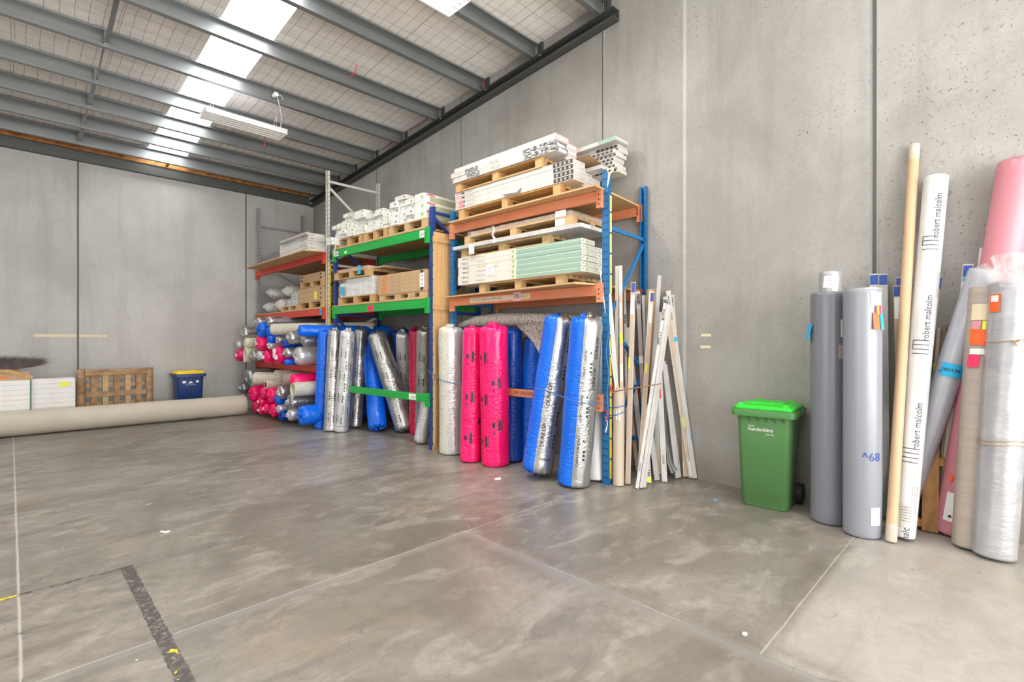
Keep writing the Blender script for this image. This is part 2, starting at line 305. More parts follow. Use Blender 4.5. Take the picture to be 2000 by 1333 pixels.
# ------------------------------------------------------------ mesh building
class MB:
    def __init__(s): s.v = []; s.f = []; s.mi = []; s.sm = []
    def add(s, vs, fs, mi=0, smooth=False):
        n = len(s.v); s.v += [Vector(p) for p in vs]
        for f in fs: s.f.append([i+n for i in f]); s.mi.append(mi); s.sm.append(smooth)
        return s
    def box(s, x0, x1, y0, y1, z0, z1, mi=0):
        return s.add([(x0, y0, z0), (x1, y0, z0), (x1, y1, z0), (x0, y1, z0), (x0, y0, z1), (x1, y0, z1), (x1, y1, z1), (x0, y1, z1)],
                     [(3, 2, 1, 0), (4, 5, 6, 7), (0, 1, 5, 4), (1, 2, 6, 5), (2, 3, 7, 6), (3, 0, 4, 7)], mi)
    def bar(s, p0, p1, w, h, mi=0, up=(0, 0, 1)):      # rectangular bar between two points
        p0, p1 = Vector(p0), Vector(p1); d = (p1-p0).normalized(); up = Vector(up)
        a = d.cross(up)
        if a.length < 1e-3: a = d.cross(Vector((1, 0, 0)))
        a.normalize(); b = a.cross(d).normalized(); a = a*w/2; b = b*h/2
        vs = [p0-a-b, p0+a-b, p0+a+b, p0-a+b, p1-a-b, p1+a-b, p1+a+b, p1-a+b]
        return s.add(vs, [(3, 2, 1, 0), (4, 5, 6, 7), (0, 1, 5, 4), (1, 2, 6, 5), (2, 3, 7, 6), (3, 0, 4, 7)], mi)
    def tube(s, pts, r, n=10, mi=0, caps=True):
        pts = [Vector(p) for p in pts]; rings = []; pa = None
        for i, p in enumerate(pts):
            d = (pts[min(i+1, len(pts)-1)]-pts[max(i-1, 0)]).normalized()
            a = pa if pa else (Vector((0, 0, 1)) if abs(d.z) < .9 else Vector((1, 0, 0)))
            a = (a-d*a.dot(d)).normalized(); pa = a; b = d.cross(a)
            rr = r[i] if isinstance(r, (list, tuple)) else r
            rings.append([p+(a*math.cos(t*2*PI/n)+b*math.sin(t*2*PI/n))*rr for t in range(n)])
        vs = [q for rg in rings for q in rg]; fs = []
        for i in range(len(rings)-1):
            for t in range(n): fs.append((i*n+t, i*n+(t+1) % n, (i+1)*n+(t+1) % n, (i+1)*n+t))
        s.add(vs, fs, mi, True)
        if caps: s.add(rings[0], [tuple(range(n))[::-1]], mi); s.add(rings[-1], [tuple(range(n))], mi)
        return s
    def prism(s, poly, z0, z1, mi=0, ax='z'):          # extruded outline
        n = len(poly)
        P = (lambda p, z: (p[0], p[1], z)) if ax == 'z' else ((lambda p, z: (z, p[0], p[1])) if ax == 'x' else (lambda p, z: (p[0], z, p[1])))
        vs = [P(p, z0) for p in poly]+[P(p, z1) for p in poly]
        fs = [tuple(range(n))[::-1], tuple(range(n, 2*n))]+[(i, (i+1) % n, n+(i+1) % n, n+i) for i in range(n)]
        return s.add(vs, fs, mi)
    def quad(s, a, b, c, d, mi=0): return s.add([a, b, c, d], [(0, 1, 2, 3)], mi)
    def xf(s, M, i0=0):
        for i in range(i0, len(s.v)): s.v[i] = M @ s.v[i]
        return s
    def build(s, name, mats, parent=None, loc=None, rz=0, M=None, bevel=0, world=False, fix=True):
        if not isinstance(mats, (list, tuple)): mats = [mats]
        me = bpy.data.meshes.new(name)
        vs = s.v
        if world:
            o0 = Vector(parent.location) if parent else Vector(loc)
            R = (parent.matrix_basis if parent else Matrix.Translation(o0)).inverted(); vs = [R @ v for v in vs]
        me.from_pydata([tuple(v) for v in vs], [], s.f)
        for k in mats: me.materials.append(MT[k])
        me.polygons.foreach_set('material_index', s.mi); me.polygons.foreach_set('use_smooth', s.sm); me.update()
        if fix:
            bm = bmesh.new(); bm.from_mesh(me); bmesh.ops.recalc_face_normals(bm, faces=bm.faces)
            bm.to_mesh(me); bm.free()
        o = bpy.data.objects.new(name, me); COL.objects.link(o)
        if parent: o.parent = parent
        if M is not None: o.matrix_basis = M
        elif loc is not None: o.location = loc; o.rotation_euler = (0, 0, rz)
        if bevel:
            b = o.modifiers.new('bevel', 'BEVEL'); b.width = bevel; b.segments = 2; b.limit_method = 'ANGLE'; b.angle_limit = math.radians(40)
        return o
def tag(o, label, cat, group=None):
    o['label'] = label; o['category'] = cat
    if group: o['group'] = group
    return o
def struct(o): o['kind'] = 'structure'; return o
def thing(name, label, cat, loc=(0, 0, 0), rz=0, group=None, M=None):
    o = bpy.data.objects.new(name, None); COL.objects.link(o); o.empty_display_size = .1
    if M is not None: o.matrix_basis = M
    else: o.location = loc; o.rotation_euler = (0, 0, rz); o.matrix_basis = Matrix.Translation(Vector(loc)) @ Matrix.Rotation(rz, 4, 'Z')
    return tag(o, label, cat, group)
def dup(o, M=None, label=None, parent=None):
    kids = [c for c in BYPAR.get(o.name, [])]
    c = o.copy(); COL.objects.link(c)
    if parent: c.parent = parent
    if M is not None: c.matrix_basis = M
    if label: c['label'] = label
    for k in kids:
        d = k.copy(); COL.objects.link(d); d.parent = c
    return c
BYPAR = {}
def kid(o, parent): BYPAR.setdefault(parent.name, []).append(o); return o
def frame(p0, p1, toward=None):
    """matrix at p0 whose Z runs to p1 and whose X faces the camera side"""
    p0, p1 = Vector(p0), Vector(p1); z = (p1-p0).normalized()
    t = (ORG-(p0+p1)/2) if toward is None else Vector(toward)
    x = (t-z*t.dot(z)).normalized(); y = z.cross(x)
    M = Matrix((x, y, z)).transposed().to_4x4(); M.translation = p0; return M, (p1-p0).length
# lettering made of real letter outlines
TXT = {}
def text_polys(s, size, shear=0, squeeze=1.0):
    key = (s, round(size, 5), shear, squeeze)
    if key in TXT: return TXT[key]
    cu = bpy.data.curves.new('t', 'FONT'); cu.body = s; cu.size = size; cu.shear = shear; cu.resolution_u = 2; cu.align_x = 'CENTER'; cu.align_y = 'CENTER'
    o = bpy.data.objects.new('t', cu); COL.objects.link(o)
    bpy.context.view_layer.update()
    me = bpy.data.meshes.new_from_object(o.evaluated_get(bpy.context.evaluated_depsgraph_get()))
    vs = [(v.co.x*squeeze, v.co.y) for v in me.vertices]; fs = [tuple(p.vertices) for p in me.polygons]
    bpy.data.objects.remove(o); bpy.data.curves.remove(cu); bpy.data.meshes.remove(me)
    TXT[key] = (vs, fs); return TXT[key]
def text(mb, s, size, o, ux, uy, mi=0, shear=0, bold=0, squeeze=1.0):
    vs, fs = text_polys(s, size, shear, squeeze); o, ux, uy = Vector(o), Vector(ux), Vector(uy)
    for k in ([(0, 0)] if not bold else [(-bold, 0), (bold, 0), (0, bold*.6)]):
        mb.add([o+ux*(x+k[0])+uy*(y+k[1]) for x, y in vs], fs, mi)
def wrapshape(mb, vs, fs, z0, ph0, r, mi=0, vert=True, bis=.03):
    """put a flat outline round a roll; text x axis runs up the roll when vert"""
    bm = bmesh.new(); bv = [bm.verts.new((x, y, 0)) for x, y in vs]
    for f in fs:
        try: bm.faces.new([bv[i] for i in f])
        except Exception: pass
    bmesh.ops.triangulate(bm, faces=bm.faces)
    idx = 1 if vert else 0
    co = [v.co[idx] for v in bm.verts]; lo, hi = min(co), max(co); k = lo+bis
    while k < hi:
        p = [0, 0, 0]; p[idx] = k; nn = [0, 0, 0]; nn[idx] = 1
        bmesh.ops.bisect_plane(bm, geom=bm.verts[:]+bm.edges[:]+bm.faces[:], plane_co=p, plane_no=nn); k += bis
    bm.verts.index_update(); out = []
    for v in bm.verts:
        if vert: z = z0+v.co.x; ph = ph0-v.co.y/r
        else: z = z0+v.co.y; ph = ph0+v.co.x/r
        out.append((math.cos(ph)*r, math.sin(ph)*r, z))
    mb.add(out, [tuple(v.index for v in f.verts) for f in bm.faces], mi); bm.free()
def wraptext(mb, s, size, z0, ph0, r, vert=True, shear=0, mi=0, squeeze=1.0, bis=.03, bold=0):
    vs, fs = text_polys(s, size, shear, squeeze)
    for k in ([0] if not bold else [-bold, bold]): wrapshape(mb, [(x+k, y) for x, y in vs], fs, z0, ph0, r, mi, vert, bis)
def wrapquad(mb, w, h, z0, ph0, r, mi=0, bis=.03, rot=0):
    c, s_ = math.cos(rot), math.sin(rot)
    vs = [(x*c-y*s_, x*s_+y*c) for x, y in ((-w/2, -h/2), (w/2, -h/2), (w/2, h/2), (-w/2, h/2))]
    wrapshape(mb, vs, [(0, 1, 2, 3)], z0, ph0, r, mi, False, bis)

# ------------------------------------------------------------ the building
struct(MB().box(-11, 7, -6.5, 13, -.2, 0).build('floor', 'concrete_floor'))
def wallpoly(): return [(-4.5, 0), (12.4, 0), (12.4, roofz(12.4)+.23), (-4.5, roofz(-4.5)+.23)]
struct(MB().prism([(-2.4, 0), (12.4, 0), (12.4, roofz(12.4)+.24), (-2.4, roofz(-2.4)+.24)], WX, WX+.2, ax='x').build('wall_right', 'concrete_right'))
struct(MB().box(-9.0, WX, WY, WY+.2, 0, roofz(WY)+.24).build('wall_back', 'concrete_back'))
struct(MB().prism([(-4.5, 0), (12.4, 0), (12.4, roofz(12.4)+.24), (-4.5, roofz(-4.5)+.24)], -9.2, -9.0, ax='x').build('wall_left', 'concrete_back'))
n = 1
for y in (9.11, 6.41, 3.62, .82):           # sealed panel joints of the right wall
    w = .018 if y > 3 else .03
    m = MB().box(WX-.003, WX+.01, y-w/2, y+w/2, .0, roofz(y)+.23, 0).box(WX-.006, WX+.01, y-w/2-.012, y-w/2, 0, roofz(y)+.23, 1).box(WX-.004, WX+.01, y+w/2, y+w/2+.006, 0, roofz(y)+.23, 1)
    struct(m.build('trim_%d' % n, ['seam', 'card_edge'])); n += 1
struct(MB().box(WX-.0015, WX+.01, 2.52, 2.56, 0, roofz(2.5)+.23).build('trim_%d' % n, 'concrete_back')); n += 1
for x in (.88, 3.73, -2.0, -4.9):           # joints of the back wall
    m = MB().box(x-.012, x+.012, WY-.003, WY+.01, 0, roofz(WY)+.2, 0).box(x-.02, x-.012, WY-.005, WY+.01, 0, roofz(WY)+.2, 1)
    struct(m.build('trim_%d' % n, ['seam', 'card_edge'])); n += 1
struct(MB().box(-9.0, WX, WY-.14, WY, 0, .012).build('trim_%d' % n, 'card_edge')); n += 1
# roof lining with translucent sheets
def roofpanel(x0, x1, name, m):
    y0, y1 = -4.5, 12.4
    vs = [(x0, y0, roofz(y0)+.235), (x1, y0, roofz(y0)+.235), (x1, y1, roofz(y1)+.235), (x0, y1, roofz(y1)+.235)]
    vs += [(a, b, c+.04) for a, b, c in vs]
    return struct(MB().add(vs, [(3, 2, 1, 0), (4, 5, 6, 7), (0, 1, 5, 4), (1, 2, 6, 5), (2, 3, 7, 6), (3, 0, 4, 7)]).build(name, m))
SKY = [(-7.2, -6.57), (-2.7, -2.07), (1.85, 2.48)]
xs = [-9.2]+[v for s in SKY for v in s]+[WX+.2]; k = 1
for i in range(0, len(xs), 2):
    roofpanel(xs[i], xs[i+1], 'ceiling' if i == 0 else 'ceiling_%d' % (i//2+1), 'roof_lining')
for i, (a, b) in enumerate(SKY): roofpanel(a, b, 'window_%d' % (i+1), 'skylight_sheet')
# steel channel the purlins land on (right wall), and the one on the back wall
def ledger():
    m = MB(); ya, yb = 3.38, WY
    for (z0, z1, x0) in ((-.13, 0, WX-.012), (-.012, 0, WX-.13), (-.13, -.118, WX-.10), (-.13, -.10, WX-.112), (-.075, -.062, WX-.02)):
        x1 = WX if x0 != WX-.112 else WX-.10
        vs = [(x, y, roofz(y)-.0+z) for y in (ya, yb) for x, z in ((x0, z0), (x1, z0), (x1, z1), (x0, z1))]
        m.add(vs, [(0, 1, 2, 3), (7, 6, 5, 4), (0, 4, 5, 1), (1, 5, 6, 2), (2, 6, 7, 3), (3, 7, 4, 0)])
    return m
tag(ledger().build('steel_ledger', 'dark_steel', loc=(-.002, 0, 0)), 'dark steel ledger channel sloping along the right wall under the purlin ends', 'beam')
m = MB().box(-8.98, WX-.13, WY-.09, WY-.002, 4.80, 4.812).box(-8.98, WX-.13, WY-.10, WY-.088, 4.80, 4.91).box(-8.98, WX-.13, WY-.06, WY-.05, 4.91, 4.985).box(-8.98, WX-.13, WY-.08, WY-.002, 4.985, 4.995)
tag(m.build('steel_girt', 'dark_steel'), 'dark steel channel running level across the top of the back wall', 'beam')
# timber framing seen in the strip above the back channel
t = thing('timber_framing', 'orange-brown timber framing in the gap above the back wall channel', 'timber framing', (-8.9, WY-.12, 5.0))
MB().box(0, 14.0, .03, .09, 0, .13).build('plate', 'rafter_wood', t)
kk = MB().box(0, .045, -.16, .03, .0, .085).build('nogging', 'rafter_wood', t, (.3, 0, .02))
for i in range(1, 20):
    c = kk.copy(); COL.objects.link(c); c.parent = t; c.location = (.3+i*.72, 0, .02)
# C-section purlins
def purlin(y, k):
    m = MB(); H, B, T = .225, .075, .004
    x0, x1 = -9.0, WX-.015
    pts = [(-B+.0, .022), (-B, 0), (0, 0), (0, H), (-B, H), (-B, H-.022)]
    poly = pts+[(p[0]+(T if p[0] < -B+.01 else -T), p[1]+(T if p[1] < H/2 else -T)) for p in ((-B, .022-T), (-B, 0), (0, 0), (0, H), (-B, H), (-B, H-.022+T))][::-1]
    m.prism([(a, b) for a, b in poly], x0, x1, ax='x')
    for i in range(34): m.box(.8+i*.13-.003, .8+i*.13+.003, -B-.004, -B, H-.03, H-.02)
    o = m.build('purlin', 'galv', loc=(0, y+.0375, roofz(y)))
    return o
PY = [2.45, 3.6, 4.72, 5.83, 6.97, 8.10, 9.15, 10.03, 10.83, 11.6]
ords = ['nearest purlin, at the top edge of the picture', 'galvanised purlin ending at the tip of the ledger channel', 'galvanised purlin behind the lit ceiling light', 'galvanised purlin with a red tie near its middle',
        'galvanised purlin fourth from the front', 'galvanised purlin from which the hanging light is suspended', 'galvanised purlin just past the hanging light', 'galvanised purlin third from the back wall',
        'galvanised purlin second from the back wall', 'galvanised purlin nearest the back wall']
for k, y in enumerate(PY):
    if k == 0:                                        # out of the picture above, keeps the roof honest
        p = purlin(y, k); tag(p, 'galvanised purlin nearest the viewer, above the ledger end', 'purlin', 'roof purlins')
        q = p.copy(); COL.objects.link(q); q.location.y = 1.3375; q.location.z = roofz(1.3); q['label'] = 'galvanised purlin in the roof right above the green bin'
        continue
    q = p.copy(); COL.objects.link(q); q.location.y = y+.0375; q.location.z = roofz(y)
    tag(q, ords[k], 'purlin', 'roof purlins')
# end cleats are bolted to the wall, one at each purlin end
for k, y in enumerate(PY[1:]):
    m = MB().box(-.02, 0, -.07, -.058, .0, .235).box(-.012, 0, -.11, -.01, .0, .235)
    o = m.build('purlin_cleat', 'dark_steel', loc=(WX, y, roofz(y)+.004))
    tag(o, 'dark steel cleat holding the end of the ' + ('nearest visible', 'second', 'third', 'fourth', 'fifth', 'sixth', 'seventh', 'eighth', 'ninth')[k] + ' purlin at the right wall', 'cleat', 'purlin cleats')
# bridging channels between purlins
for k in range(len(PY)-1):
    ya, yb = PY[k], PY[k+1]; x = .86
    m = MB(); za, zb = roofz(ya), roofz(yb)
    side = k % 2
    m.bar((0, 0, .16), (0, yb-ya-.03, zb-za+.05), .05 if not side else .02, .012).bar((0, yb-ya-.05, zb-za+.03), (0, yb-ya-.05, zb-za+.2), .06, .01, up=(0, 1, 0))
    o = m.build('bridging_strut', 'galv', loc=(x, ya+.02, za))
    tag(o, 'galvanised strut bridging between purlins, ' + ('nearest the viewer', 'second', 'third', 'fourth', 'fifth', 'sixth', 'seventh', 'eighth', 'nearest the back wall')[k] + ' of the row', 'strut', 'bridging struts')
# packing strips between purlin ends and ledger, red tie ends, grey smear of mortar
for k, y in enumerate((4.72, 5.83, 6.97)):
    m = MB().tube([(-.10, -.14, .008-.01), (-.11, -.06, .012), (-.115, .04, .012), (-.11, .12, -.004)], [.005, .009, .009, .005], 6)
    tag(m.build('foil_strip', 'print_white', loc=(WX, y, roofz(y)-.002)), 'curled white foil strip under the end of the %s purlin' % ('second', 'third', 'fourth')[k], 'strip')
def cable(name, pts, r, m, label, cat, group=None):
    pts = [Vector(p) for p in pts]; P = []
    for i in range(len(pts)-1):                       # Catmull-Rom
        a, b, c, d = pts[max(i-1, 0)], pts[i], pts[i+1], pts[min(i+2, len(pts)-1)]
        for j in range(6):
            t = j/6; P.append(.5*((2*b)+(c-a)*t+(2*a-5*b+4*c-d)*t*t+(3*b-a-3*c+d)*t**3))
    P.append(pts[-1])
    o = MB().tube([p-pts[0] for p in P], r, 7).build(name, m, loc=pts[0])
    return tag(o, label, cat, group)
def onroof(px, py, off):
    r = ray(px, py); z0 = 5.50+RK*3.46+off; t = (z0-CH)/(r.z+RK*r.y); return ORG+r*t
q = ony(696, 126, PY[3]-.042); cable('red_cable', [q, q+Vector((-.02, -.01, -.08)), q+Vector((-.05, -.02, -.15)), q+Vector((-.09, -.02, -.2))], .006, 'cable_red', 'short red cable end hanging off a purlin above the shelves', 'cable')
q = ony(517, 262, PY[6]-.042); cable('red_cable', [q, q+Vector((-.01, 0, -.1)), q+Vector((0, -.01, -.2)), q+Vector((-.02, -.01, -.26))], .006, 'cable_red', 'short red cable end hanging just below the suspended light', 'cable')
cable('red_cable', [Vector((WX-.03, PY[3]-.02, roofz(PY[3])+.20)), Vector((WX-.06, PY[3]-.04, roofz(PY[3])+.1)), Vector((WX-.12, PY[3]-.05, roofz(PY[3])+.03))], .006, 'cable_red', 'red cable curling round the purlin end against the right wall', 'cable')
cable('red_cable', [Vector((WX-.02, 7.35, roofz(7.35)+.2)), Vector((WX-.05, 7.6, roofz(7.6)+.18)), Vector((WX-.03, 7.9, roofz(7.9)+.21))], .006, 'cable_red', 'red cable lying along the top of the right wall between purlins', 'cable')
cable('red_cable', [Vector((WX-.02, 8.3, roofz(8.3)+.2)), Vector((WX-.07, 8.6, roofz(8.6)+.13)), Vector((WX-.05, 8.9, roofz(8.9)+.15))], .006, 'cable_red', 'red cable sagging at the wall top beyond the tall cream post', 'cable')

# ------------------------------------------------------------ ceiling lights
def troffer(x0, y0, lit, label, z=4.90, L=1.18, Wd=.35, H=.085):
    t = thing('ceiling_light', label, 'ceiling light', (x0, y0, z), group='batten lights')
    m = MB().box(0, L, 0, .006, 0, H).box(0, L, Wd-.006, Wd, 0, H).box(0, L, 0, Wd, H-.006, H).box(0, .006, 0, Wd, 0, H).box(L-.006, L, 0, Wd, 0, H)
    m.build('housing', 'lamp_white', t, bevel=.004)
    n = 4; cw = (Wd-.024)/n
    r = MB()
    for i in range(n):
        a = .012+i*cw; pts = []
        for j in range(9):
            q = j/8; pts.append((a+cw*q, .012+.05*(1-(2*q-1)**2)))
        for j in range(8):
            (ya, za), (yb, zb) = pts[j], pts[j+1]
            r.add([(.02, ya, za), (L-.02, ya, za), (L-.02, yb, zb), (.02, yb, zb)], [(0, 1, 2, 3)], 0, True)
    r.build('reflector', 'lamp_metal', t)
    for i in range(n):
        a = .012+i*cw+cw/2
        MB().tube([(.05, a, .042), (L-.05, a, .042)], .0125, 10).build('lamp_tube', ('tube_on' if lit else 'tube_off'), t)
    f = MB()
    for i in range(n+1): f.box(.006, L-.006, .006+i*cw, .018+i*cw, 0, .014)
    f.build('divider', 'lamp_white', t)
    for xx in (.12, L-.14):
        top = roofz(y0)+.02-z
        MB().tube([(xx, Wd/2, H), (xx-.02, Wd/2-.02, H+.1), (xx, Wd/2-.1, top)], .0022, 5).tube([(xx+.01, Wd/2, H), (xx+.025, Wd/2, H+.12), (xx, Wd/2-.1, top)], .0022, 5).build('hanger', 'cable_white', t)
    return t
t1 = troffer(2.04, 8.41, False, 'long white batten light with four tubes hanging from a purlin at left')
t2 = troffer(2.07, 3.82, True, 'lit batten light at the very top of the picture')
q = ony(540, 187, PY[5]-.045); Lc = [q-t1.location, Vector((1.10, .04, .34)), Vector((1.13, .05, .22)), Vector((1.1, .1, .085))]
MB().tube([Lc[0], Lc[0]+Vector((.05, -.02, .02)), Lc[0]+Vector((.10, -.02, -.03)), Lc[0]+Vector((.03, -.03, -.08)), Lc[0]+Vector((0, -.02, -.02)), Lc[0]+Vector((.05, 0, -.15)), Vector((1.10, .04, .24)), Vector((1.1, .1, .08))], .006, 7).build('power_cord', 'cable_white', t1)
MB().tube([Lc[0]+Vector((-.02, -.05, .0)), Lc[0]+Vector((-.02, .04, 0))], .035, 14).build('socket', 'lamp_white', t1)
tl = area('ceiling_light_glow', (2.66, 4.0, 4.88), (0, 0, 0), 1.1, .3, 50, (1, .90, .76))

# ------------------------------------------------------------ pallet racking
class Rack:
    def __init__(s, x, y, th): s.o = Vector((x, y, 0)); s.th = th; s.R = Matrix.Translation(s.o) @ Matrix.Rotation(th, 4, 'Z'); s.I = s.R.inverted()
    def w(s, d, y, z): return s.R @ Vector((d, y, z))
    def M(s, d, y, z, rz=0): return Matrix.Translation(s.w(d, y, z)) @ Matrix.Rotation(s.th+rz, 4, 'Z')
    def pix(s, px, py, d):
        r = ray(px, py); lo = s.I @ ORG; lr = s.I.to_3x3() @ r; t = (d-lo.x)/lr.x; p = lo+lr*t; return p.y, p.z
R3 = Rack(4.39, 2.95, math.atan2(.09, 2.46)); R2 = Rack(4.09, 5.60, math.atan2(.14, 2.65)); R1 = Rack(3.93, 8.48, 0)
def upright(H, steel, w=.078, dp=.05):
    """open-backed post with punched slots; face towards -X"""
    m = MB().box(0, .004, 0, w, 0, H).box(0, dp, 0, .004, 0, H).box(0, dp, w-.004, w, 0, H).box(dp-.004, dp, 0, .02, 0, H).box(dp-.004, dp, w-.02, w, 0, H)
    z = .06
    while z < H-.03:
        for yy in (.022, .056): m.quad((-.0012, yy-.006, z), (-.0012, yy+.006, z), (-.0012, yy+.007, z+.018), (-.0012, yy-.007, z+.018), 1)
        for xx in (.026,): m.quad((xx-.006, -.0012, z+.012), (xx+.006, -.0012, z+.012), (xx+.005, -.0012, z+.03), (xx-.005, -.0012, z+.03), 1)
        z += .0762*1.0
    m.box(-.01, dp+.01, -.01, w+.01, 0, .006)
    return m
def rackframe(t, y, D, H, steel, pat, w=.078, flip=False):
    for d0 in (0, D-.05):
        m = upright(H, steel, w)
        if d0: m.xf(Matrix.Translation((.05, 0, 0)) @ Matrix.Scale(-1, 4, (1, 0, 0)))
        m.build('upright', [steel, 'hole'], t, (d0, y, 0))
    a, b = .04, D-.04
    for kind, z0, z1 in pat:
        MB().bar((a, y+w/2, z0), (b, y+w/2, z1), .022, .042).build('brace', steel, t)
def beam(t, y0, y1, z, d, paint, h=.105):
    """box beam with end connectors; z is its underside"""
    b = MB().box(-.045 if d < .3 else 0, 0 if d < .3 else .045, 0, y1-y0, 0, h).build('beam', paint, t, (d, y0, z), bevel=.006)
    for yy in (-.03, y1-y0-.03):
        m = MB().box(-.05 if d < .3 else 0, .0 if d < .3 else .05, yy, yy+.06, -.07, h+.02)
        for k in range(3): m.quad((-.0515, yy+.022, -.04+k*.05), (-.0515, yy+.036, -.04+k*.05), (-.0515, yy+.036, -.025+k*.05), (-.0515, yy+.022, -.025+k*.05), 1)
        m.build('beam_connector', [paint, 'hole'], b)
    return b
def strips(t, x0, x1, y, z0, z1, m, seg=.20, gap=.022, n='marker_strip'):
    z = z0
    while z < z1-.03:
        e = min(z+seg-gap, z1); MB().box(x0, x1, y, y+.006, z, e).build(n, m, t); z += seg
# right rack (orange beams, blue frames)
r3 = thing('pallet_rack', 'pallet rack with blue frames and orange beams, nearest the green bin', 'pallet rack', R3.o, R3.th)
zig = lambda H, s=.62, z0=.25: [('d', z0+i*s, z0+(i+1)*s if i % 2 == 0 else z0+(i+1)*s) for i in range(int((H-.5)/s))]
def zigzag(H, z0, s):
    out = []; z = z0; k = 0
    while z+s < H: out.append(('d', z, z+s) if k % 2 == 0 else ('d', z+s, z)); z += s; k += 1
    return out
b3 = [('h', 2.70, 2.70-.02), ('d', 1.72, 2.62), ('d', 1.72, 1.15), ('d', .5, 1.12), ('h', .4, .4)]
rackframe(r3, 0, .85, 3.30, 'blue_steel', b3)
rackframe(r3, 2.46, .85, 3.28, 'blue_steel', [('h', 3.1, 3.1), ('d', 2.9, 2.35), ('h', 2.3, 2.3), ('h', 2.02, 2.02), ('d', 1.5, 1.95), ('d', 1.45, .9), ('h', .5, .5)])
for z in (2.965, 1.975): beam(r3, .09, 2.46, z, 0, 'orange_steel', .112); beam(r3, .09, 2.46, z, .80, 'orange_steel', .112)
beam(r3, .09, 2.46, .83, 0, 'orange_steel', .09); beam(r3, .09, 2.46, .9, .80, 'orange_steel', .09)
strips(r3, .022, .05, -.007, .06, 3.02, 'pale_yellow', .215, .02); 
lowy = [o for o in COL.objects if o.name.startswith('marker_strip')]
for o in lowy:
    if min(v.co.z for v in o.data.vertices) < 1.4: o.data.materials.clear(); o.data.materials.append(MT['yellow'])
# masking tape and the hand-written tags on the middle orange beam
ym, _ = R3.pix(1010, 584, -.045)
lb = MB().box(-.0475, -.0455, 1.04, 2.08, 2.0, 2.062, 0).build('label_tape', 'sticker_cream', r3)
m = MB(); text(m, 'PLEASE LABEL ALL RETURNS', .052, (-.0482, 1.76, 2.030), (0, -1, 0), (0, 0, 1), squeeze=.82); m.build('lettering', 'print_grey', lb)
m = MB(); text(m, 'UNDERLAY', .052, (-.0482, 1.17, 2.030), (0, -1, 0), (0, 0, 1), squeeze=.8); m.build('lettering', 'print_grey', lb)
ya = R3.pix(1002, 585, -.05)[0]; yb = R3.pix(1017, 585, -.05)[0]
cd = MB().box(-.0515, -.0490, yb, ya, 1.985, 2.088).build('tag_card', 'note_pink', r3)
m = MB(); text(m, 'DB', .070, (-.0523, (ya+yb)/2, 2.035), (0, -1, 0), (0, 0, 1), squeeze=.95); m.build('lettering', 'print_black', cd)
m = MB(); text(m, 'DB UNDERLAY', .06, (-.0462, 1.10, .875), (0, -1, 0), (0, 0, 1), shear=.2); m.build('lettering', 'print_black', r3)
# middle rack (green beams, navy frames)
r2 = thing('pallet_rack', 'pallet rack with navy frames and green beams in the middle', 'pallet rack', R2.o, R2.th)
rackframe(r2, 0, .92, 3.35, 'navy_steel', [('h', 3.28, 3.28), ('d', 3.22, 2.62), ('d', 1.95, 2.55), ('h', 1.9, 1.9), ('d', 1.3, 1.85), ('d', 1.25, .7), ('h', .4, .4)])
rackframe(r2, 2.62, .92, 3.35, 'navy_steel', [('h', 3.28, 3.28), ('d', 3.22, 2.5), ('d', 1.95, 2.45), ('h', 1.95, 1.95), ('d', 1.9, 1.1), ('h', .4, .4)])
for z in (2.925, 1.955): beam(r2, .09, 2.62, z, 0, 'green_steel', .13); beam(r2, .09, 2.62, z, .87, 'green_steel', .12)
gb = beam(r2, .09, 2.62, .655, 0, 'green_steel', .105)
for (px0, px1, py, z0, z1, mm) in ((820, 831, 455, 2.94, 3.035, 'print_white'), (654, 661, 495, 2.94, 3.02, 'print_white'), (673, 677, 497, 2.955, 2.99, 'print_white'), (718, 729, 601, 1.965, 2.06, 'sticker_hot'), (799, 812, 764, .67, .75, 'print_white')):
    a = R2.pix(px0, py, -.045)[0]; b_ = R2.pix(px1, py, -.045)[0]
    s = MB().box(-.049, -.0455, min(a, b_), max(a, b_), z0, z1).build('sticker', mm, r2)
    if mm == 'sticker_hot': m = MB(); text(m, '4P', .06, (-.0497, (a+b_)/2, (z0+z1)/2), (0, -1, 0), (0, 0, 1)); m.build('lettering', 'print_black', s)
    elif z1-z0 > .07:
        m = MB()
        for k in range(5): m.box(-.0497, -.049, min(a, b_)+.012+k*.02, min(a, b_)+.022+k*.02, z0+.015, z1-.03)
        m.build('lettering', 'print_grey', s)
strips(r2, .0, .03, -.0075, .10, 2.96, 'yellow', .205, .026)
# left rack (red beams; cream frame near, grey frame at the back wall)
r1 = thing('pallet_rack', 'tall pallet rack with cream and grey frames and red beams in the far corner', 'pallet rack', R1.o, R1.th)
rackframe(r1, 0, 1.04, 4.5, 'cream_steel', [('h', 4.32, 4.32), ('d', 4.22, 3.45), ('d', 2.9, 3.4), ('h', 2.85, 2.85), ('d', 2.8, 2.1), ('d', 1.5, 1.95), ('h', 1.4, 1.4)])
rackframe(r1, 3.46, 1.04, 4.5, 'grey_steel', [('h', 4.1, 4.1), ('d', 3.35, 3.85), ('d', 3.3, 2.75), ('d', 2.1, 2.6), ('h', 1.6, 1.6)])
for z in (2.935, 1.955): beam(r1, .09, 3.46, z, 0, 'red_steel', .12); beam(r1, .09, 3.46, z, .99, 'red_steel', .12)
for d in (0, .99): beam(r1, .09, 3.46, .93, d, 'red_steel', .11)
strips(r1, -.0055, -.0015, .045, .9, 2.86, 'yellow', .20, .02)
strips(r1, .03, .06, -.0075, .9, 2.86, 'yellow', .20, .02)
a = R1.pix(624, 600, -.045)[0]; s = MB().box(-.049, -.0455, .10, .20, 1.965, 2.065).build('tag_card', 'sticker_blue', r1)
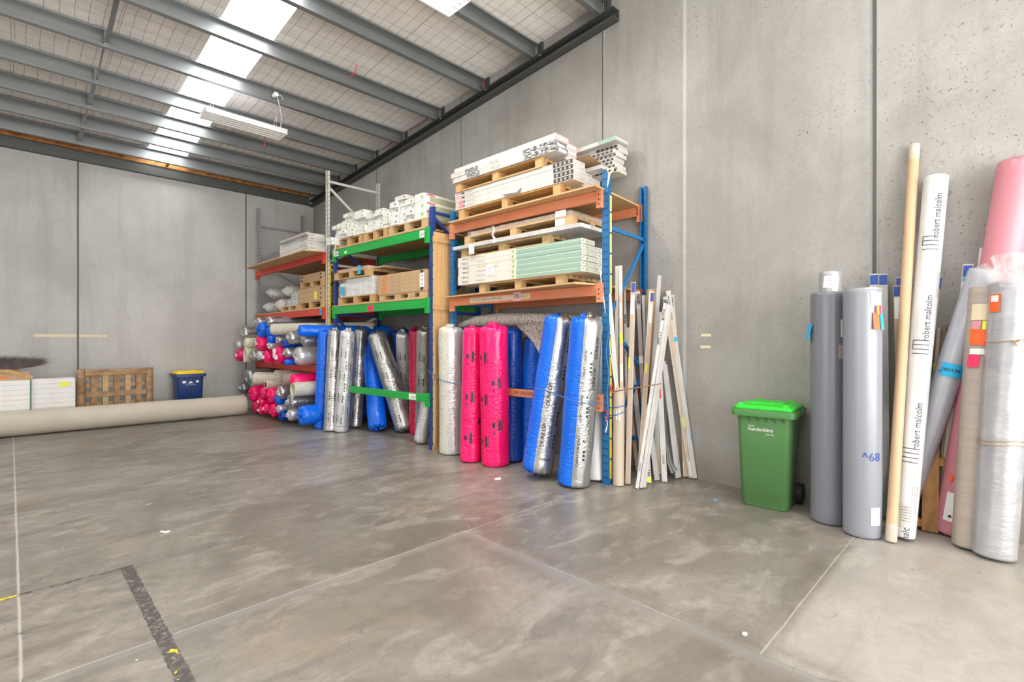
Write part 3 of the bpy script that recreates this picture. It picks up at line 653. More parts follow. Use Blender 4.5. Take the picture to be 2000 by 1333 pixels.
m = MB(); text(m, '1C', .07, (-.0497, .15, 2.015), (0, -1, 0), (0, 0, 1)); m.build('lettering', 'print_black', s)

# plywood decks
def ply(rk, poly, z, label, th=.019):
    xs = sum(p[0] for p in poly)/len(poly); ys = sum(p[1] for p in poly)/len(poly)
    m = MB().prism([(a-xs, b-ys) for a, b in poly], 0, th)
    o = m.build('plywood_sheet', 'ply', M=rk.M(xs, ys, z)); return tag(o, label, 'plywood sheet', 'plywood shelf decks')
def rkpt(rk, px, py, z):
    p = onfloor(px, py, z) if False else None
    r = ray(px, py); t = (z-CH)/r.z; return rk.I @ (ORG+r*t)
ply(R3, [(-.20, .04), (.86, .10), (.86, 2.40), (-.16, 2.38)], 3.079, 'plywood deck under the topmost cartons of the orange rack, overhanging its beam')
ply(R3, [(-.30, .20), (-.28, .40), (.86, .40), (.86, .10), (.0, .10)][::-1] if False else [(-.30, .22), (.02, .12), (.84, .12), (.84, 2.42), (-.12, 2.52)], 2.089, 'plywood deck on the middle orange beams, its corner jutting out')
ply(R2, [(-.05, .10), (.90, .10), (.90, 2.60), (-.05, 2.60)], 3.056, 'plywood deck on the upper green beams')
ply(R2, [(-.05, .10), (.90, .10), (.90, 2.60), (-.05, 2.60)], 2.086, 'plywood deck on the lower green beams')
ply(R1, [(-.37, .02), (.30, -.02), (1.0, -.02), (1.0, 3.4), (-.37, 3.1)] if False else [(-.37, .10), (-.06, .0), (-.06, .11), (1.0, .11), (1.0, 3.40), (-.37, 3.12)], 3.056, 'plywood deck on the upper red beams, jutting far out over the aisle')
ply(R1, [(-.05, .11), (.98, .11), (.98, 3.44), (-.05, 3.44)], 2.076, 'plywood deck on the lower red beams')
ply(R1, [(-.05, .11), (.98, .11), (.98, 3.44), (-.05, 3.44)], 1.041, 'plywood deck under the upper pile of wrapped rolls')

# pallets: long side along local Y
def pallet(M, L, D, H, label, group='pallets on the racks', wood='pallet_wood', boards=7, group2=None, deckfirst=True):
    t = thing('wooden_pallet', label, 'pallet', M=M, group=group)
    b = .017; m = MB()
    w = D/(boards+boards*.35)
    for i in range(boards):
        a = (D-w)*i/(boards-1); m.box(a, a+w, 0, L, H-b, H)
    for yy in (0, L/2-.05, L-.1): m.box(0, D, yy, yy+.1, H-2*b, H-b-.0005)
    m.build('deck_boards', wood, t)
    m = MB()
    for xx in (0, D/2-.05, D-.1): m.box(xx, xx+.1, 0, L, 0, b)
    m.build('base_boards', wood, t)
    k0 = None
    for xx in (0, D/2-.05, D-.1):
        for yy in (0, L/2-.05, L-.1):
            if k0 is None: k0 = MB().box(0, .1, 0, .1, 0, H-3*b-.001).build('block', wood, t, (xx, yy, b+.0005))
            else: c = k0.copy(); COL.objects.link(c); c.parent = t; c.location = (xx, yy, b+.0005)
    return t
ORD = {1: ['alone on its pallet'], 2: ['lower of two', 'upper of two'], 3: ['lowest', 'middle', 'topmost'], 4: ['lowest', 'second from bottom', 'third from bottom', 'topmost'],
       5: ['lowest', 'second from bottom', 'middle', 'fourth from bottom', 'topmost'], 6: ['lowest', 'second from bottom', 'third from bottom', 'fourth from bottom', 'second from top', 'topmost']}
def ordi(k, n):
    if n in ORD: return ORD[n][k]
    if k == 0: return 'lowest'
    if k == n-1: return 'topmost'
    return ['', 'second', 'third', 'fourth', 'fifth', 'sixth', 'seventh', 'eighth', 'ninth'][k]+' from bottom'
def carton(name, dx, dy, dz, body, parts, bev=.003):
    """box with printed faces; parts = [(name, material, builder)]"""
    o = MB().box(0, dx, 0, dy, 0, dz).build(name, body)
    for pn, mm, fn in parts:
        m = MB(); fn(m)
        kid(m.build(pn, mm, o), o)
    return o
def fq(m, y0, y1, z0, z1, mi=0, e=.0012): m.quad((-e, y1, z0), (-e, y0, z0), (-e, y0, z1), (-e, y1, z1), mi)     # on the aisle face
def eq(m, x0, x1, z0, z1, mi=0, e=.0012): m.quad((x0, -e, z0), (x1, -e, z0), (x1, -e, z1), (x0, -e, z1), mi)      # on the near end face
def ftext(m, s, size, y, z, **k): text(m, s, size, (-.0016, y, z), (0, -1, 0), (0, 0, 1), **k)
def etext(m, s, size, x, z, **k): text(m, s, size, (x, -.0016, z), (1, 0, 0), (0, 0, 1), **k)
FIRST = {}
def put(key, make, M, label, cat, group):
    if key not in FIRST:
        o = make(); o.matrix_basis = M; FIRST[key] = o
    else: o = dup(FIRST[key], M)
    tag(o, label, cat, group)
    return o
def jit(a): return random.uniform(-a, a)

# ------------------------------------------------------------ goods on the orange rack, top deck
def sp(rk, pa, pb, d): a = rk.pix(*pa, d)[0]; b = rk.pix(*pb, d)[0]; return min(a, b), max(a, b)
ZT3 = 3.099
y0, y1 = .42, 2.37
pallet(R3.M(-.04, y0+.18, ZT3+.001), y1-y0-.24, .80, .165, 'wooden pallet under the lower white cartons on top of the orange rack', wood='pine')
ZA = ZT3+.167
def mkA():
    def blk(m):
        fq(m, .0, .27, .006, .052, 0)
        for i in range(4): fq(m, .03+i*.06, .06+i*.06, .014, .044, 1, .0018)
    o = MB().box(0, .235, 0, y1-y0, 0, .0565).build('flooring_carton', 'white_carton')
    m = MB(); blk(m); kid(m.build('printed_block', ['print_black', 'card_edge'], o), o)
    m = MB(); fq(m, y1-y0-.13, y1-y0-.03, .022, .042, 0); fq(m, y1-y0-.19, y1-y0-.13, .022, .042, 1); kid(m.build('printed_bars', ['print_pink', 'print_black'], o), o)
    m = MB(); ftext(m, 'floor boards', .022, y1-y0-.29, .03); kid(m.build('lettering', 'print_grey', o), o)
    m = MB(); eq(m, .02, .215, .027, .029); eq(m, .15, .21, .036, .044); kid(m.build('end_print', 'card_edge', o), o)
    return o
for c in range(3):
    nn = (4, 3, 3)[c]
    for k in range(nn):
        put('A', mkA, R3.M(-.05+c*.245+jit(.004), y0+jit(.01)+(.0 if c == 0 else .06*c), ZA+k*.0575), 'white flooring carton, %s in the %s stack of the top deck' % (ordi(k, nn), ('front', 'middle', 'rear')[c]), 'carton', 'white cartons on the top deck')
ZB = ZA+.2305
yb0, yb1 = .62, 2.36
pallet(R3.M(-.07, yb0+.22, ZB), yb1-yb0-.24, .50, .12, 'narrow pallet between the two tiers of white cartons on top of the orange rack', wood='pine')
ZC = ZB+.122
def mkB():
    L = yb1-yb0
    o = MB().box(0, .24, 0, L, 0, .066).build('plank_carton', 'white_carton')
    for a_, b_ in ((.0, .46), (L-.52, L-.28)): m = MB(); fq(m, a_, b_, .004, .062); kid(m.build('photo_print', 'print_photo', o), o)
    m = MB(); eq(m, .0, .235, .004, .062, 0); eq(m, .06, .2, .015, .05, 1, .0018); kid(m.build('end_print', ['print_photo', 'print_white'], o), o)
    m = MB(); ftext(m, 'VILLA', .062, .93, .032); kid(m.build('lettering', 'print_grey', o), o)
    return o
def mkB2():
    L = yb1-yb0
    o = MB().box(0, .24, 0, L, 0, .066).build('plank_carton', 'cream_carton')
    m = MB(); eq(m, .0, .24, .008, .058, 0); eq(m, .02, .22, .018, .048, 1, .0018); kid(m.build('end_print', ['print_pink', 'print_white'], o), o)
    return o
for k in range(3):
    if k < 2: put('B', mkB, R3.M(-.10+k*.012, yb0+.03*k, ZC+k*.068, .012*k), 'white plank carton with dark photo print, %s tier of the upper stack' % ('lower', 'upper')[k], 'carton', 'plank cartons of the upper stack')
put('B2', mkB2, R3.M(-.085, yb0+.01, ZC+2*.068, -.01), 'plain cream plank carton lying topmost at the front of the upper stack', 'carton', 'plank cartons of the upper stack')
for k in range(3): put('B2', mkB2, R3.M(.165+.01*k, yb0+.08, ZC+k*.068), 'cream plank carton with pink end print, %s of the rear column of the upper stack' % ('lowest', 'middle', 'topmost')[k], 'carton', 'plank cartons of the upper stack')
# pile at the back corner of the top deck
def mkC():
    L = .95; o = MB().box(0, .20, 0, L, 0, .042).build('flooring_carton', 'white_carton')
    m = MB(); fq(m, .02, .30, .006, .036, 0)
    for i in range(4): fq(m, .05+i*.06, .075+i*.06, .011, .031, 1, .0018)
    kid(m.build('printed_block', ['print_black', 'card_edge'], o), o)
    m = MB(); eq(m, .02, .18, .02, .022); kid(m.build('end_print', 'card_edge', o), o)
    return o
zz = ZA+.176
for k in range(8):
    put('C', mkC, R3.M(.50+jit(.02)+(.10 if k > 5 else 0), .22+jit(.025), zz+k*.0435, jit(.03)), 'short white carton, %s in the pile by the wall on the top deck' % ordi(k, 8), 'carton', 'short cartons piled by the wall')
def mkD():
    L = 1.0; o = MB().box(0, .26, 0, L, 0, .045).build('flooring_carton', 'white_carton')
    m = MB(); fq(m, .0, .24, .0, .045); eq(m, 0, .26, .0, .014); m.quad((0, 0, .0455), (.26, 0, .0455), (.26, .06, .0455), (0, .06, .0455)); kid(m.build('green_print', 'pale_green', o), o)
    m = MB(); ftext(m, 'PERGO', .04, .55, .022); kid(m.build('lettering', 'print_grey', o), o); return o
put('D', mkD, R3.M(.47, .20, zz+8*.0435, -.05), 'white carton with pale green end, lying askew on the pile at the wall', 'carton', 'short cartons piled by the wall')
m = MB().box(0, .15, 0, .34, 0, .045)
tag(m.build('small_box', 'grey_panel', M=R3.M(.30, .28, ZA+.176), bevel=.003), 'small pale grey box lying loose behind the front white cartons on the top deck', 'box')
cs = MB(); 
for i in range(8):
    a, b = i/8, (i+1)/8; f = lambda q: (.44*q, .06*(1-q)**2+.02*q)
    (xa, za), (xb, zb) = f(a), f(b)
    cs.add([(xa, 0, za), (xb, 0, zb), (xb, .5, zb), (xa, .5, za), (xa, 0, za+.004), (xb, 0, zb+.004), (xb, .5, zb+.004), (xa, .5, za+.004)], [(3, 2, 1, 0), (4, 5, 6, 7), (0, 1, 5, 4), (2, 3, 7, 6)])
tag(cs.build('cardboard_sheet', 'brown_carton', M=R3.M(.16, .34, ZA+.24)), 'loose brown cardboard sheet curling down beside the upper white cartons', 'cardboard')
# torn paper flap on the lower tier, yellowed ties on the post
m = MB().add([(0, 0, 0), (0, .30, -.02), (-.05, .26, -.05), (-.07, .02, -.075), (0, 0, .004), (0, .30, -.016), (-.05, .26, -.046), (-.07, .02, -.071)], [(0, 1, 2, 3), (7, 6, 5, 4), (2, 3, 7, 6), (1, 2, 6, 5)])
a = R3.pix(1000, 385, -.06)
tag(m.build('paper_flap', 'print_white', M=R3.M(-.052, a[0]-.15, ZA+.07)), 'torn white paper flap hanging off the lower white cartons of the top deck', 'paper')
a = R3.w(-.055, 2.33, ZA+.10); m = MB().box(-.0006, .0, -.04, .04, -.1, .0)
tag(m.build('pink_note', 'rose_wrap', M=R3.M(-.053, 2.24, ZA+.11)), 'pale pink note stuck on the far end of the lower white cartons', 'note')
tw = MB().tube([(0, 0, .02), (-.03, .0, .05), (.03, -.01, .07), (.09, 0, .1), (.1, .02, .04), (.05, -.02, .06), (-.02, -.02, .0), (-.035, -.02, -.07), (-.05, -.015, -.14)], [.006, .010, .013, .012, .01, .013, .012, .01, .004], 7)
tag(tw.build('packing_tape', 'sticker_cream', M=R3.M(-.02, -.012, 3.22)), 'crumpled strip of brown packing tape tied round the head of the near blue post', 'tape')

# ------------------------------------------------------------ orange rack, middle deck
ZM3 = 2.109
g0 = R3.pix(1135, 520, -.05)[0]; g1 = R3.pix(905, 540, -.05)[0]
g0, g1 = .30, 2.30
pallet(R3.M(-.02, g0+.28, ZM3+.001), 1.35, .80, .135, 'wooden pallet under the green-ended cartons on the middle orange deck')
ZE = ZM3+.138; hE = .0605
def mkE():
    L = g1-g0; o = MB().box(0, .26, 0, L, 0, hE-.001).build('laminate_carton', 'cream_carton')
    m = MB(); fq(m, 0, L*.47, .0, hE-.001, 0); fq(m, 0, L*.47, .040, .043, 1, .0017); kid(m.build('green_panel', ['pale_green', 'print_white'], o), o)
    m = MB(); ftext(m, 'PERGO', .038, L-.15, .032, bold=.0008); ftext(m, 'ORIGINAL LAMINATE', .017, L-.44, .034); kid(m.build('lettering', 'print_grey', o), o)
    m = MB(); r = .019; c = (L*.47+.055, .031)
    m.add([(-.0014, c[0]+r*math.cos(i*PI/8), c[1]+r*math.sin(i*PI/8)) for i in range(16)], [tuple(range(16))[::-1]]); 
    r = .008; m.add([(-.0014, .135+0*r, .03)]*0, []); kid(m.build('green_dot', 'leaf_green', o), o)
    m = MB(); eq(m, .0, .26, .0, .004, 0); eq(m, .09, .12, .018, .044, 1); eq(m, .02, .05, .03, .044, 2); kid(m.build('end_print', ['dark_green', 'leaf_green', 'card_edge'], o), o)
    return o
for c in range(2):
    nn = (6, 5)[c]
    for k in range(nn):
        put('E', mkE, R3.M(-.06+c*.268+jit(.003), g0+jit(.006)+c*.012, ZE+k*hE), 'cream and green carton, %s in the %s stack of the middle deck' % (ordi(k, nn), ('front', 'centre', 'rear')[c]), 'carton', 'green and cream cartons on the middle deck')
ZF = ZE+6*hE+.002
pallet(R3.M(-.04, g0+.46, ZF), 1.50, .8, .105, 'wooden pallet on top of the green-ended cartons of the middle deck')
ZG = ZF+.107
def mkG():
    o = MB().box(0, .20, 0, 2.08, 0, .045).build('panel_pack', 'grey_panel', bevel=.003)
    m = MB(); eq(m, .004, .196, .003, .042); kid(m.build('end_label', 'print_white', o), o); return o
for c in range(3): put('G', mkG, R3.M(-.10+c*.203, g0-.02, ZG), 'long silver-grey flat pack, %s of the three side by side on the middle deck' % ('front', 'centre', 'rear')[c], 'pack', 'silver-grey flat packs')
pallet(R3.M(-.06, g0+.12, ZG+.047), 1.75, .8, .115, 'film-wrapped pallet on top of the middle deck goods of the orange rack')
ZH = ZG+.164
def sheetpile(rk, d, y, z, dx, dy, h, seed, label, mm='shrink_wrap', inner='brown_carton'):
    """a few flat boards under crumpled clear film"""
    t = thing('wrapped_boards', label, 'wrapped boards', M=rk.M(d, y, z))
    MB().box(.02, dx-.03, .03, dy-.03, 0, h*.7).build('boards', inner, t, bevel=.004)
    m = MB(); nx, ny = 14, 30; V = []; rnd = random.Random(seed)
    def hgt(u, v):
        e = min(u, 1-u, v, 1-v); return h*(.82+.3*mnoise.noise(Vector((u*4+seed, v*9, seed)))+.15*mnoise.noise(Vector((u*11, v*25+seed, 3))))*(1 if e > .06 else .75)
    for i in range(nx+1):
        for j in range(ny+1):
            u, v = i/nx, j/ny; V.append((u*dx+.012*mnoise.noise(Vector((u*8, v*14, 5+seed))), v*dy+.02*mnoise.noise(Vector((v*12, u*8, 9+seed))), max(h*.72, hgt(u, v))))
    F_ = [(i*(ny+1)+j, (i+1)*(ny+1)+j, (i+1)*(ny+1)+j+1, i*(ny+1)+j+1) for i in range(nx) for j in range(ny)]
    m.add(V, F_, 0, True)
    sk = []; base = []
    rim = [i*(ny+1) for i in range(nx+1)]+[nx*(ny+1)+j for j in range(1, ny+1)]+[i*(ny+1)+ny for i in range(nx-1, -1, -1)]+[j for j in range(ny-1, 0, -1)]
    n0 = len(V); m2 = [(V[i][0]*1.0+.014*mnoise.noise(Vector((i*.7, seed, 1))), V[i][1], -.01-.055*abs(mnoise.noise(Vector((i*.35, seed, 7))))) for i in rim]
    m.add([V[i] for i in rim]+m2, [(k, (k+1) % len(rim), len(rim)+(k+1) % len(rim), len(rim)+k) for k in range(len(rim))], 0, True)
    m.build('film', mm, t, fix=False)
    return t
tp = sheetpile(R3, -.05, g0+.14, ZH, .78, 1.68, .075, 3, 'flat boards under crumpled clear film on top of the middle deck goods')
a = R3.pix(1093, 435, -.07); s = MB().box(-.004, -.003, a[0]-g0-.14-.075, a[0]-g0-.14+.075, -.12, .07); s.build('paper_label', 'print_white', tp, (-.0, 0, 0))
m = MB().tube([(-.01, 1.2, .05), (-.03, 1.15, 0), (-.05, 1.17, -.06), (-.045, 1.13, -.12), (-.06, 1.14, -.17)], [.02, .018, .014, .02, .012], 7)
m.build('loose_film_tail', 'shrink_wrap', tp)
for (px, py, w, h, zc, d, mm, lab) in ((921, 487, .10, .13, None, -.104, 'print_white', 'white paper label hanging off the end of the silver-grey packs'),
                                 (957, 528, .12, .14, None, -.064, 'print_white', 'white paper label taped low on the green-ended cartons')):
    yy, z = R3.pix(px, py, d)
    o = MB().box(-.0015, 0, -w/2, w/2, -h/2, h/2); 
    o = o.build('paper_label', mm, M=R3.M(d+.0, yy, z)); m = MB()
    for k in range(4): m.quad((-.002, w*.35, h*.25-k*.03), (-.002, -w*.3, h*.25-k*.03), (-.002, -w*.3, h*.25-k*.03+.005), (-.002, w*.35, h*.25-k*.03+.005))
    m.build('lettering', 'print_grey', o); tag(o, lab, 'label')
yy, z = R3.pix(960, 517, -.064)
tag(MB().box(-.0012, 0, -.09, .09, -.025, .025).build('tape_strip', 'sticker_cream', M=R3.M(-.0635, yy, z)), 'strip of brown tape holding a paper label on the green-ended cartons', 'tape')

# ------------------------------------------------------------ goods on the green rack, upper deck
ZT2 = 3.076
PB = [835, 758, 709, 652]
def y2(px, d=-.02, py=440): return R2.pix(px, py, d)[0]
for i, (a, b, lab) in enumerate(((833, 759, 'pallet under the largest white cartons on the upper green deck, at its near end'), (757, 710, 'middle pallet on the upper green deck'), (708, 656, 'far pallet on the upper green deck, beneath mixed green and white cartons'))):
    pallet(R2.M(-.03, y2(a)+.0, ZT2+.001), y2(b)-y2(a)-.01, .9, .135, lab, wood='pine' if i else 'pallet_wood')
ZS = ZT2+.138
def mkend(w, h, L, body, kind):
    def f():
        o = MB().box(0, L, 0, w-.004, 0, h-.001).build('laminate_carton', body)
        m = MB(); fq(m, .015, .06, h*.3, h*.7, 0); kid(m.build('end_dot', 'leaf_green' if kind != 'grey' else 'card_edge', o), o)
        m = MB()
        if kind == 'pergo': etext(m, 'PERGO', h*.62, .20, h*.5, bold=.001)
        elif kind == 'green': eq(m, .03, .38, .006, h-.008)
        elif kind == 'red': eq(m, .05, .22, h*.25, h*.75, 0); eq(m, .24, .36, h*.25, h*.75, 1)
        elif kind == 'lime': eq(m, .03, .30, h*.12, h*.9)
        elif kind == 'long': eq(m, .10, L, .004, h*.72, 0); eq(m, .05, .2, h*.78, h*.93, 1)
        else: eq(m, .02, .3, h*.45, h*.5)
        mm = {'pergo': 'print_black', 'green': 'pale_green', 'red': ['print_red', 'print_black'], 'lime': 'leaf_green', 'long': ['sticker_olive', 'print_red'], 'grey': 'card_edge', 'plain': 'card_edge'}[kind]
        kid(m.build('side_print', mm, o), o)
        return o
    return f
# near pallet: three big cartons whose long sides show, then white bundles
def colm(pa, pb, ptop, h, kinds, d=-.03, L=1.0, body='bright_carton', name='', z0=None, jx=.03, jr=.02, first=''):
    ya, yb = y2(pa), y2(pb); w = yb-ya
    ztop = R2.pix((pa+pb)/2, ptop, d)[1]; z0 = ZS if z0 is None else z0
    n = max(1, round((ztop-z0)/h))
    for k in range(n):
        kd = kinds[k % len(kinds)]
        put('S%s%.2f%.3f%s' % (kd, w, h, body), mkend(w, h, L, body, kd), R2.M(d+jit(jx), ya, z0+k*h, 0), '%s, %s of the %s' % (first if first else {'pergo': 'white carton with black lettering', 'green': 'carton with pale green side', 'red': 'carton with red and black stripe', 'lime': 'carton with lime green side', 'long': 'long olive-banded carton', 'grey': 'plain white carton', 'plain': 'small white carton'}[kd], ordi(k, n), name), 'carton', 'cartons on the upper green deck')
    return z0+n*h
colm(829, 811, 378, .118, ['long'], L=.95, name='column nearest the navy post', jx=.004)
zt = colm(810, 795, 404, .085, ['grey'], name='second column from the navy post'); 
zt2 = colm(794, 780, 395, .085, ['grey'], name='third column from the navy post')
put('tilt', mkend(.20, .075, .8, 'bright_carton', 'grey'), R2.M(-.03, y2(808), zt+.077, .0), 'plain white carton lying topmost beside the large olive-banded cartons', 'carton', 'cartons on the upper green deck')
put('tilt', None, R2.M(-.01, y2(808), zt+.001, -.03), 'plain white carton just under the topmost one beside the olive-banded cartons', 'carton', 'cartons on the upper green deck')
put('tan', mkend(.26, .06, .8, 'cream_carton', 'grey'), R2.M(-.05, y2(796), zt2+.001, .02), 'beige carton lying topmost near the middle of the upper green deck', 'carton', 'cartons on the upper green deck')
colm(779, 765, 398, .085, ['grey'], name='fourth column from the navy post')
colm(764, 751, 407, .052, ['plain'], name='fifth column from the navy post')
colm(750, 734, 410, .052, ['plain'], name='sixth column from the navy post')
colm(733, 717, 418, .052, ['plain'], name='seventh column from the navy post')
colm(716, 697, 410, .062, ['green', 'red', 'red', 'pergo', 'pergo', 'pergo', 'pergo'], name='tallest column of all', jx=.06)
colm(696, 683, 430, .060, ['plain', 'lime', 'plain', 'pergo'], name='column just beyond the tallest one', jx=.07)
colm(682, 668, 418, .060, ['plain', 'pergo', 'green', 'green', 'pergo', 'lime'], name='last but one column', jx=.07)
colm(667, 655, 434, .060, ['lime', 'pergo', 'plain', 'lime'], name='last column by the cream post', jx=.06)
pr = MB().box(-.10, .5, 0, .17, 0, .058).box(-.10, .5, 0.0, .17, .06, .118)
o = put('stick', mkend(.17, .058, .8, 'bright_carton', 'pergo'), R2.M(-.16, y2(664)+.02, ZT2+.05), 'white carton jutting out low past the edge of the far pallet, lower of a pair', 'carton', 'cartons on the upper green deck')
put('stick', None, R2.M(-.17, y2(664)+.02, ZT2+.11), 'white carton jutting out low past the edge of the far pallet, upper of a pair', 'carton', 'cartons on the upper green deck')
fl = MB().tube([(0, 0, .1), (-.02, .01, 0), (-.01, -.01, -.1), (-.03, .01, -.2), (-.02, .03, -.27)], [.01, .022, .014, .02, .012], 7)
tag(fl.build('film_tail', 'shrink_wrap', M=R2.M(-.10, y2(665), 3.2)), 'twisted tail of clear film hanging over the upper green beam', 'film')

# ------------------------------------------------------------ green rack, lower deck
ZM2 = 2.106
def y2m(px, py=570, d=-.02): return R2.pix(px, py, d)[0]
a, b = y2m(833), y2m(739)
pk = thing('cardboard_skid', 'low cardboard and board skid under the brown cartons on the lower green deck', 'skid', M=R2.M(-.02, a+.02, ZM2+.001))
L_ = b-a-.04
m = MB()
for z0, z1 in ((0, .018), (.075, .095)): m.box(0, .85, 0, L_, z0, z1)
for q in (0, .27, .60, 1): m.box(0, .85, q*(L_-.14), q*(L_-.14)+.14, .018, .075)
m.build('skid_body', 'pallet_wood', pk)
def mkK():
    o = MB().box(0, .24, 0, L_+.02, 0, .0585).build('brown_carton', 'brown_carton')
    m = MB(); fq(m, L_-.22, L_-.08, .018, .042); kid(m.build('orange_mark', 'print_orange', o), o)
    m = MB(); fq(m, .05, .11, .012, .048, 0); kid(m.build('black_mark', 'print_black', o), o); return o
for c in range(3):
    nn = 5
    for k in range(nn): put('K', mkK, R2.M(-.03+c*.25, a+.01+jit(.004), ZM2+.098+k*.0595), 'long brown carton, %s in the %s stack on the lower green deck' % (ordi(k, nn), ('front', 'centre', 'rear')[c]), 'carton', 'long brown cartons on the lower green deck')
yy, z = R2.pix(824, 547, -.033)
o = MB().box(-.0015, 0, -.05, .05, -.10, .10).build('delivery_note', 'print_white', M=R2.M(-.0325, yy, z)); m = MB()
for k in range(3): text(m, ('DA', '44', '43')[k], .05, (-.0022, 0, .06-k*.06), (0, -1, 0), (0, 0, 1))
m.build('lettering', 'print_black', o); tag(o, 'white notes with black figures on the near end of the brown cartons', 'label')
a, b = y2m(731), y2m(659)
pallet(R2.M(-.03, a+.02, ZM2+.001), b-a-.06, .85, .13, 'wooden pallet under the film-wrapped white cartons on the lower green deck', wood='pine')
def mkW():
    o = MB().box(0, .8, 0, .19, 0, .0555).build('white_carton', 'bright_carton')
    m = MB(); fq(m, .02, .12, .02, .024); kid(m.build('end_print', 'card_edge', o), o); return o
nc = int((b-a-.06)/.20)
for c in range(nc):
    nn = 5 if c < nc-1 else 4
    for k in range(nn): put('Wc', mkW, R2.M(-.02+jit(.01), a+.03+c*.198, ZM2+.133+k*.0565), 'film-wrapped white carton, %s in %s column beyond the brown cartons' % (ordi(k, nn), ('first', 'second', 'third', 'fourth', 'fifth')[c]), 'carton', 'film-wrapped white cartons')
zt = ZM2+.133+5*.0565+.006
m = MB(); A0 = (-.03, a+.0); ww, hh = nc*.198+.04, 5*.0565+.01
nx, nz = 26, 9; V = []
for i in range(nx+1):
    for j in range(nz+1): V.append((.012*mnoise.noise(Vector((i*.6, j*.6, 2)))-.014, i/nx*ww, j/nz*hh))
m.add(V, [(i*(nz+1)+j, (i+1)*(nz+1)+j, (i+1)*(nz+1)+j+1, i*(nz+1)+j+1) for i in range(nx) for j in range(nz)], 0, True)
V = []
for i in range(nx+1):
    for j in range(nz+1): V.append((i/nx*.8-.014, .012*mnoise.noise(Vector((i*.6, j*.6, 8)))-.012, j/nz*hh))
m.add(V, [(i*(nz+1)+j, (i+1)*(nz+1)+j, (i+1)*(nz+1)+j+1, i*(nz+1)+j+1) for i in range(nx) for j in range(nz)], 0, True)
o = m.build('film_wrap', 'shrink_wrap', M=R2.M(-.02, a+.02, ZM2+.134), fix=False)
tag(o, 'clear film stretched round the white cartons on the lower green deck', 'film')
yy, z = R2.pix(670, 569, -.05)
o = MB().box(-.001, 0, -.05, .05, -.07, .07).build('blue_tag', 'sticker_blue', M=R2.M(-.062, yy, z)); tag(o, 'blue tag on the film round the white cartons of the lower green deck', 'tag')
pallet(R2.M(-.07, y2m(724), zt), y2m(657)-y2m(724)-.02, .95, .12, 'wooden pallet resting on the film-wrapped white cartons', wood='pine')
tp = sheetpile(R2, -.05, y2m(722), zt+.122, .92, y2m(661)-y2m(722), .065, 11, 'thin brown boards under torn clear film on the upper pallet of the lower green deck')
yy, z = R2.pix(701, 525, -.07); MB().box(-.018, -.017, yy-y2m(722)-.05, yy-y2m(722)+.05, -.08, .06).build('blue_tag', 'sticker_blue', tp)
MB().box(.1, .9, -.30, .0, .0, .02).build('board_end', 'brown_carton', tp)

# ------------------------------------------------------------ goods on the red rack
ZT1 = 3.076
def mkR(dx, dy, h, body='white_carton'):
    def f():
        o = MB().box(0, dx, 0, dy, 0, h).build('panel_carton', body, bevel=.004)
        m = MB(); eq(m, .02, .10, h*.3, h*.6); fq(m, .05, .35, h*.3, h*.5); kid(m.build('print', 'card_edge', o), o); return o
    return f
ya = R1.pix(612.8, 482, -.33)[0]; yb = R1.pix(546, 499, -.33)[0]; L1 = 1.28; ya = .10
for k in range(3): put('R', mkR(.52, L1, .082), R1.M(-.30+jit(.01), ya+jit(.02), ZT1+k*.084), 'long pale carton, %s in the stack on the upper red deck' % ('lowest', 'second from bottom', 'topmost full-size one')[k], 'carton', 'long pale cartons on the upper red deck')
put('R4', mkR(.40, L1-.15, .06, 'cream_carton'), R1.M(-.26, ya+.05, ZT1+.253, .02), 'slim pale carton with red mark lying topmost on the upper red deck', 'carton', 'long pale cartons on the upper red deck')
m = MB().box(-.003, 0, .18, .30, .005, .05); o = m.build('red_mark', 'print_red', FIRST['R4'])
tag(MB().tube([(0, 0, .0), (0, L1-.1, 0)], .028, 12).build('cardboard_core', 'grey_trim', M=R1.M(-.32, ya-.02, ZT1+.283)), 'thin grey core lying along the front edge of the pale cartons', 'tube')
def hollow(name, L, r, wall, outer, inner, M, label, cat, group=None, n=28):
    m = MB(); A = [(math.cos(t*2*PI/n), math.sin(t*2*PI/n)) for t in range(n)]; vs = []
    for z, rr in ((0, r), (L, r), (L, r-wall), (0, r-wall)): vs += [(c*rr, s*rr, z) for c, s in A]
    for q in range(4):
        w = (q+1) % 4
        m.add(vs, [(q*n+t, q*n+(t+1) % n, w*n+(t+1) % n, w*n+t) for t in range(n)], (0, 1, 1, 1)[q], q in (0, 2))
    return tag(m.build(name, [outer, inner], M=M), label, cat, group)
Mx, L_ = frame(R1.w(.0, 1.75, ZT1+.12), R1.w(1.0, 1.80, ZT1+.12)); hollow('metal_duct', 1.0, .10, .006, 'foil_white', 'grey_steel', Mx, 'short silver duct lying behind the pale cartons on the upper red deck', 'duct')
ZM1 = 2.096
def y1(px, py=580, d=-.02): return R1.pix(px, py, d)[0]
a, b = .04, 1.20
a, b = y1(634), y1(583); a = max(a, .12)
pallet(R1.M(-.03, a, ZM1+.001), b-a, .9, .13, 'wooden pallet under the brown cartons on the lower red deck', wood='pine')
pallet(R1.M(-.03, b+.02, ZM1+.001), y1(549)-b-.04, .9, .10, 'shallow wooden pallet under the small white boxes on the lower red deck')
def mkBr():
    o = MB().box(0, .42, 0, b-a-.05, 0, .083).build('brown_carton', 'brown_carton')
    m = MB(); fq(m, .02, .09, .03, .055); kid(m.build('black_mark', 'print_black', o), o); return o
for c in range(2):
    for k in range(3): put('Br', mkBr, R1.M(-.03+c*.43, a+.02, ZM1+.133+k*.085), 'wide brown carton, %s in the %s stack on the lower red deck' % (ordi(k, 3), ('front', 'rear')[c]), 'carton', 'wide brown cartons on the lower red deck')
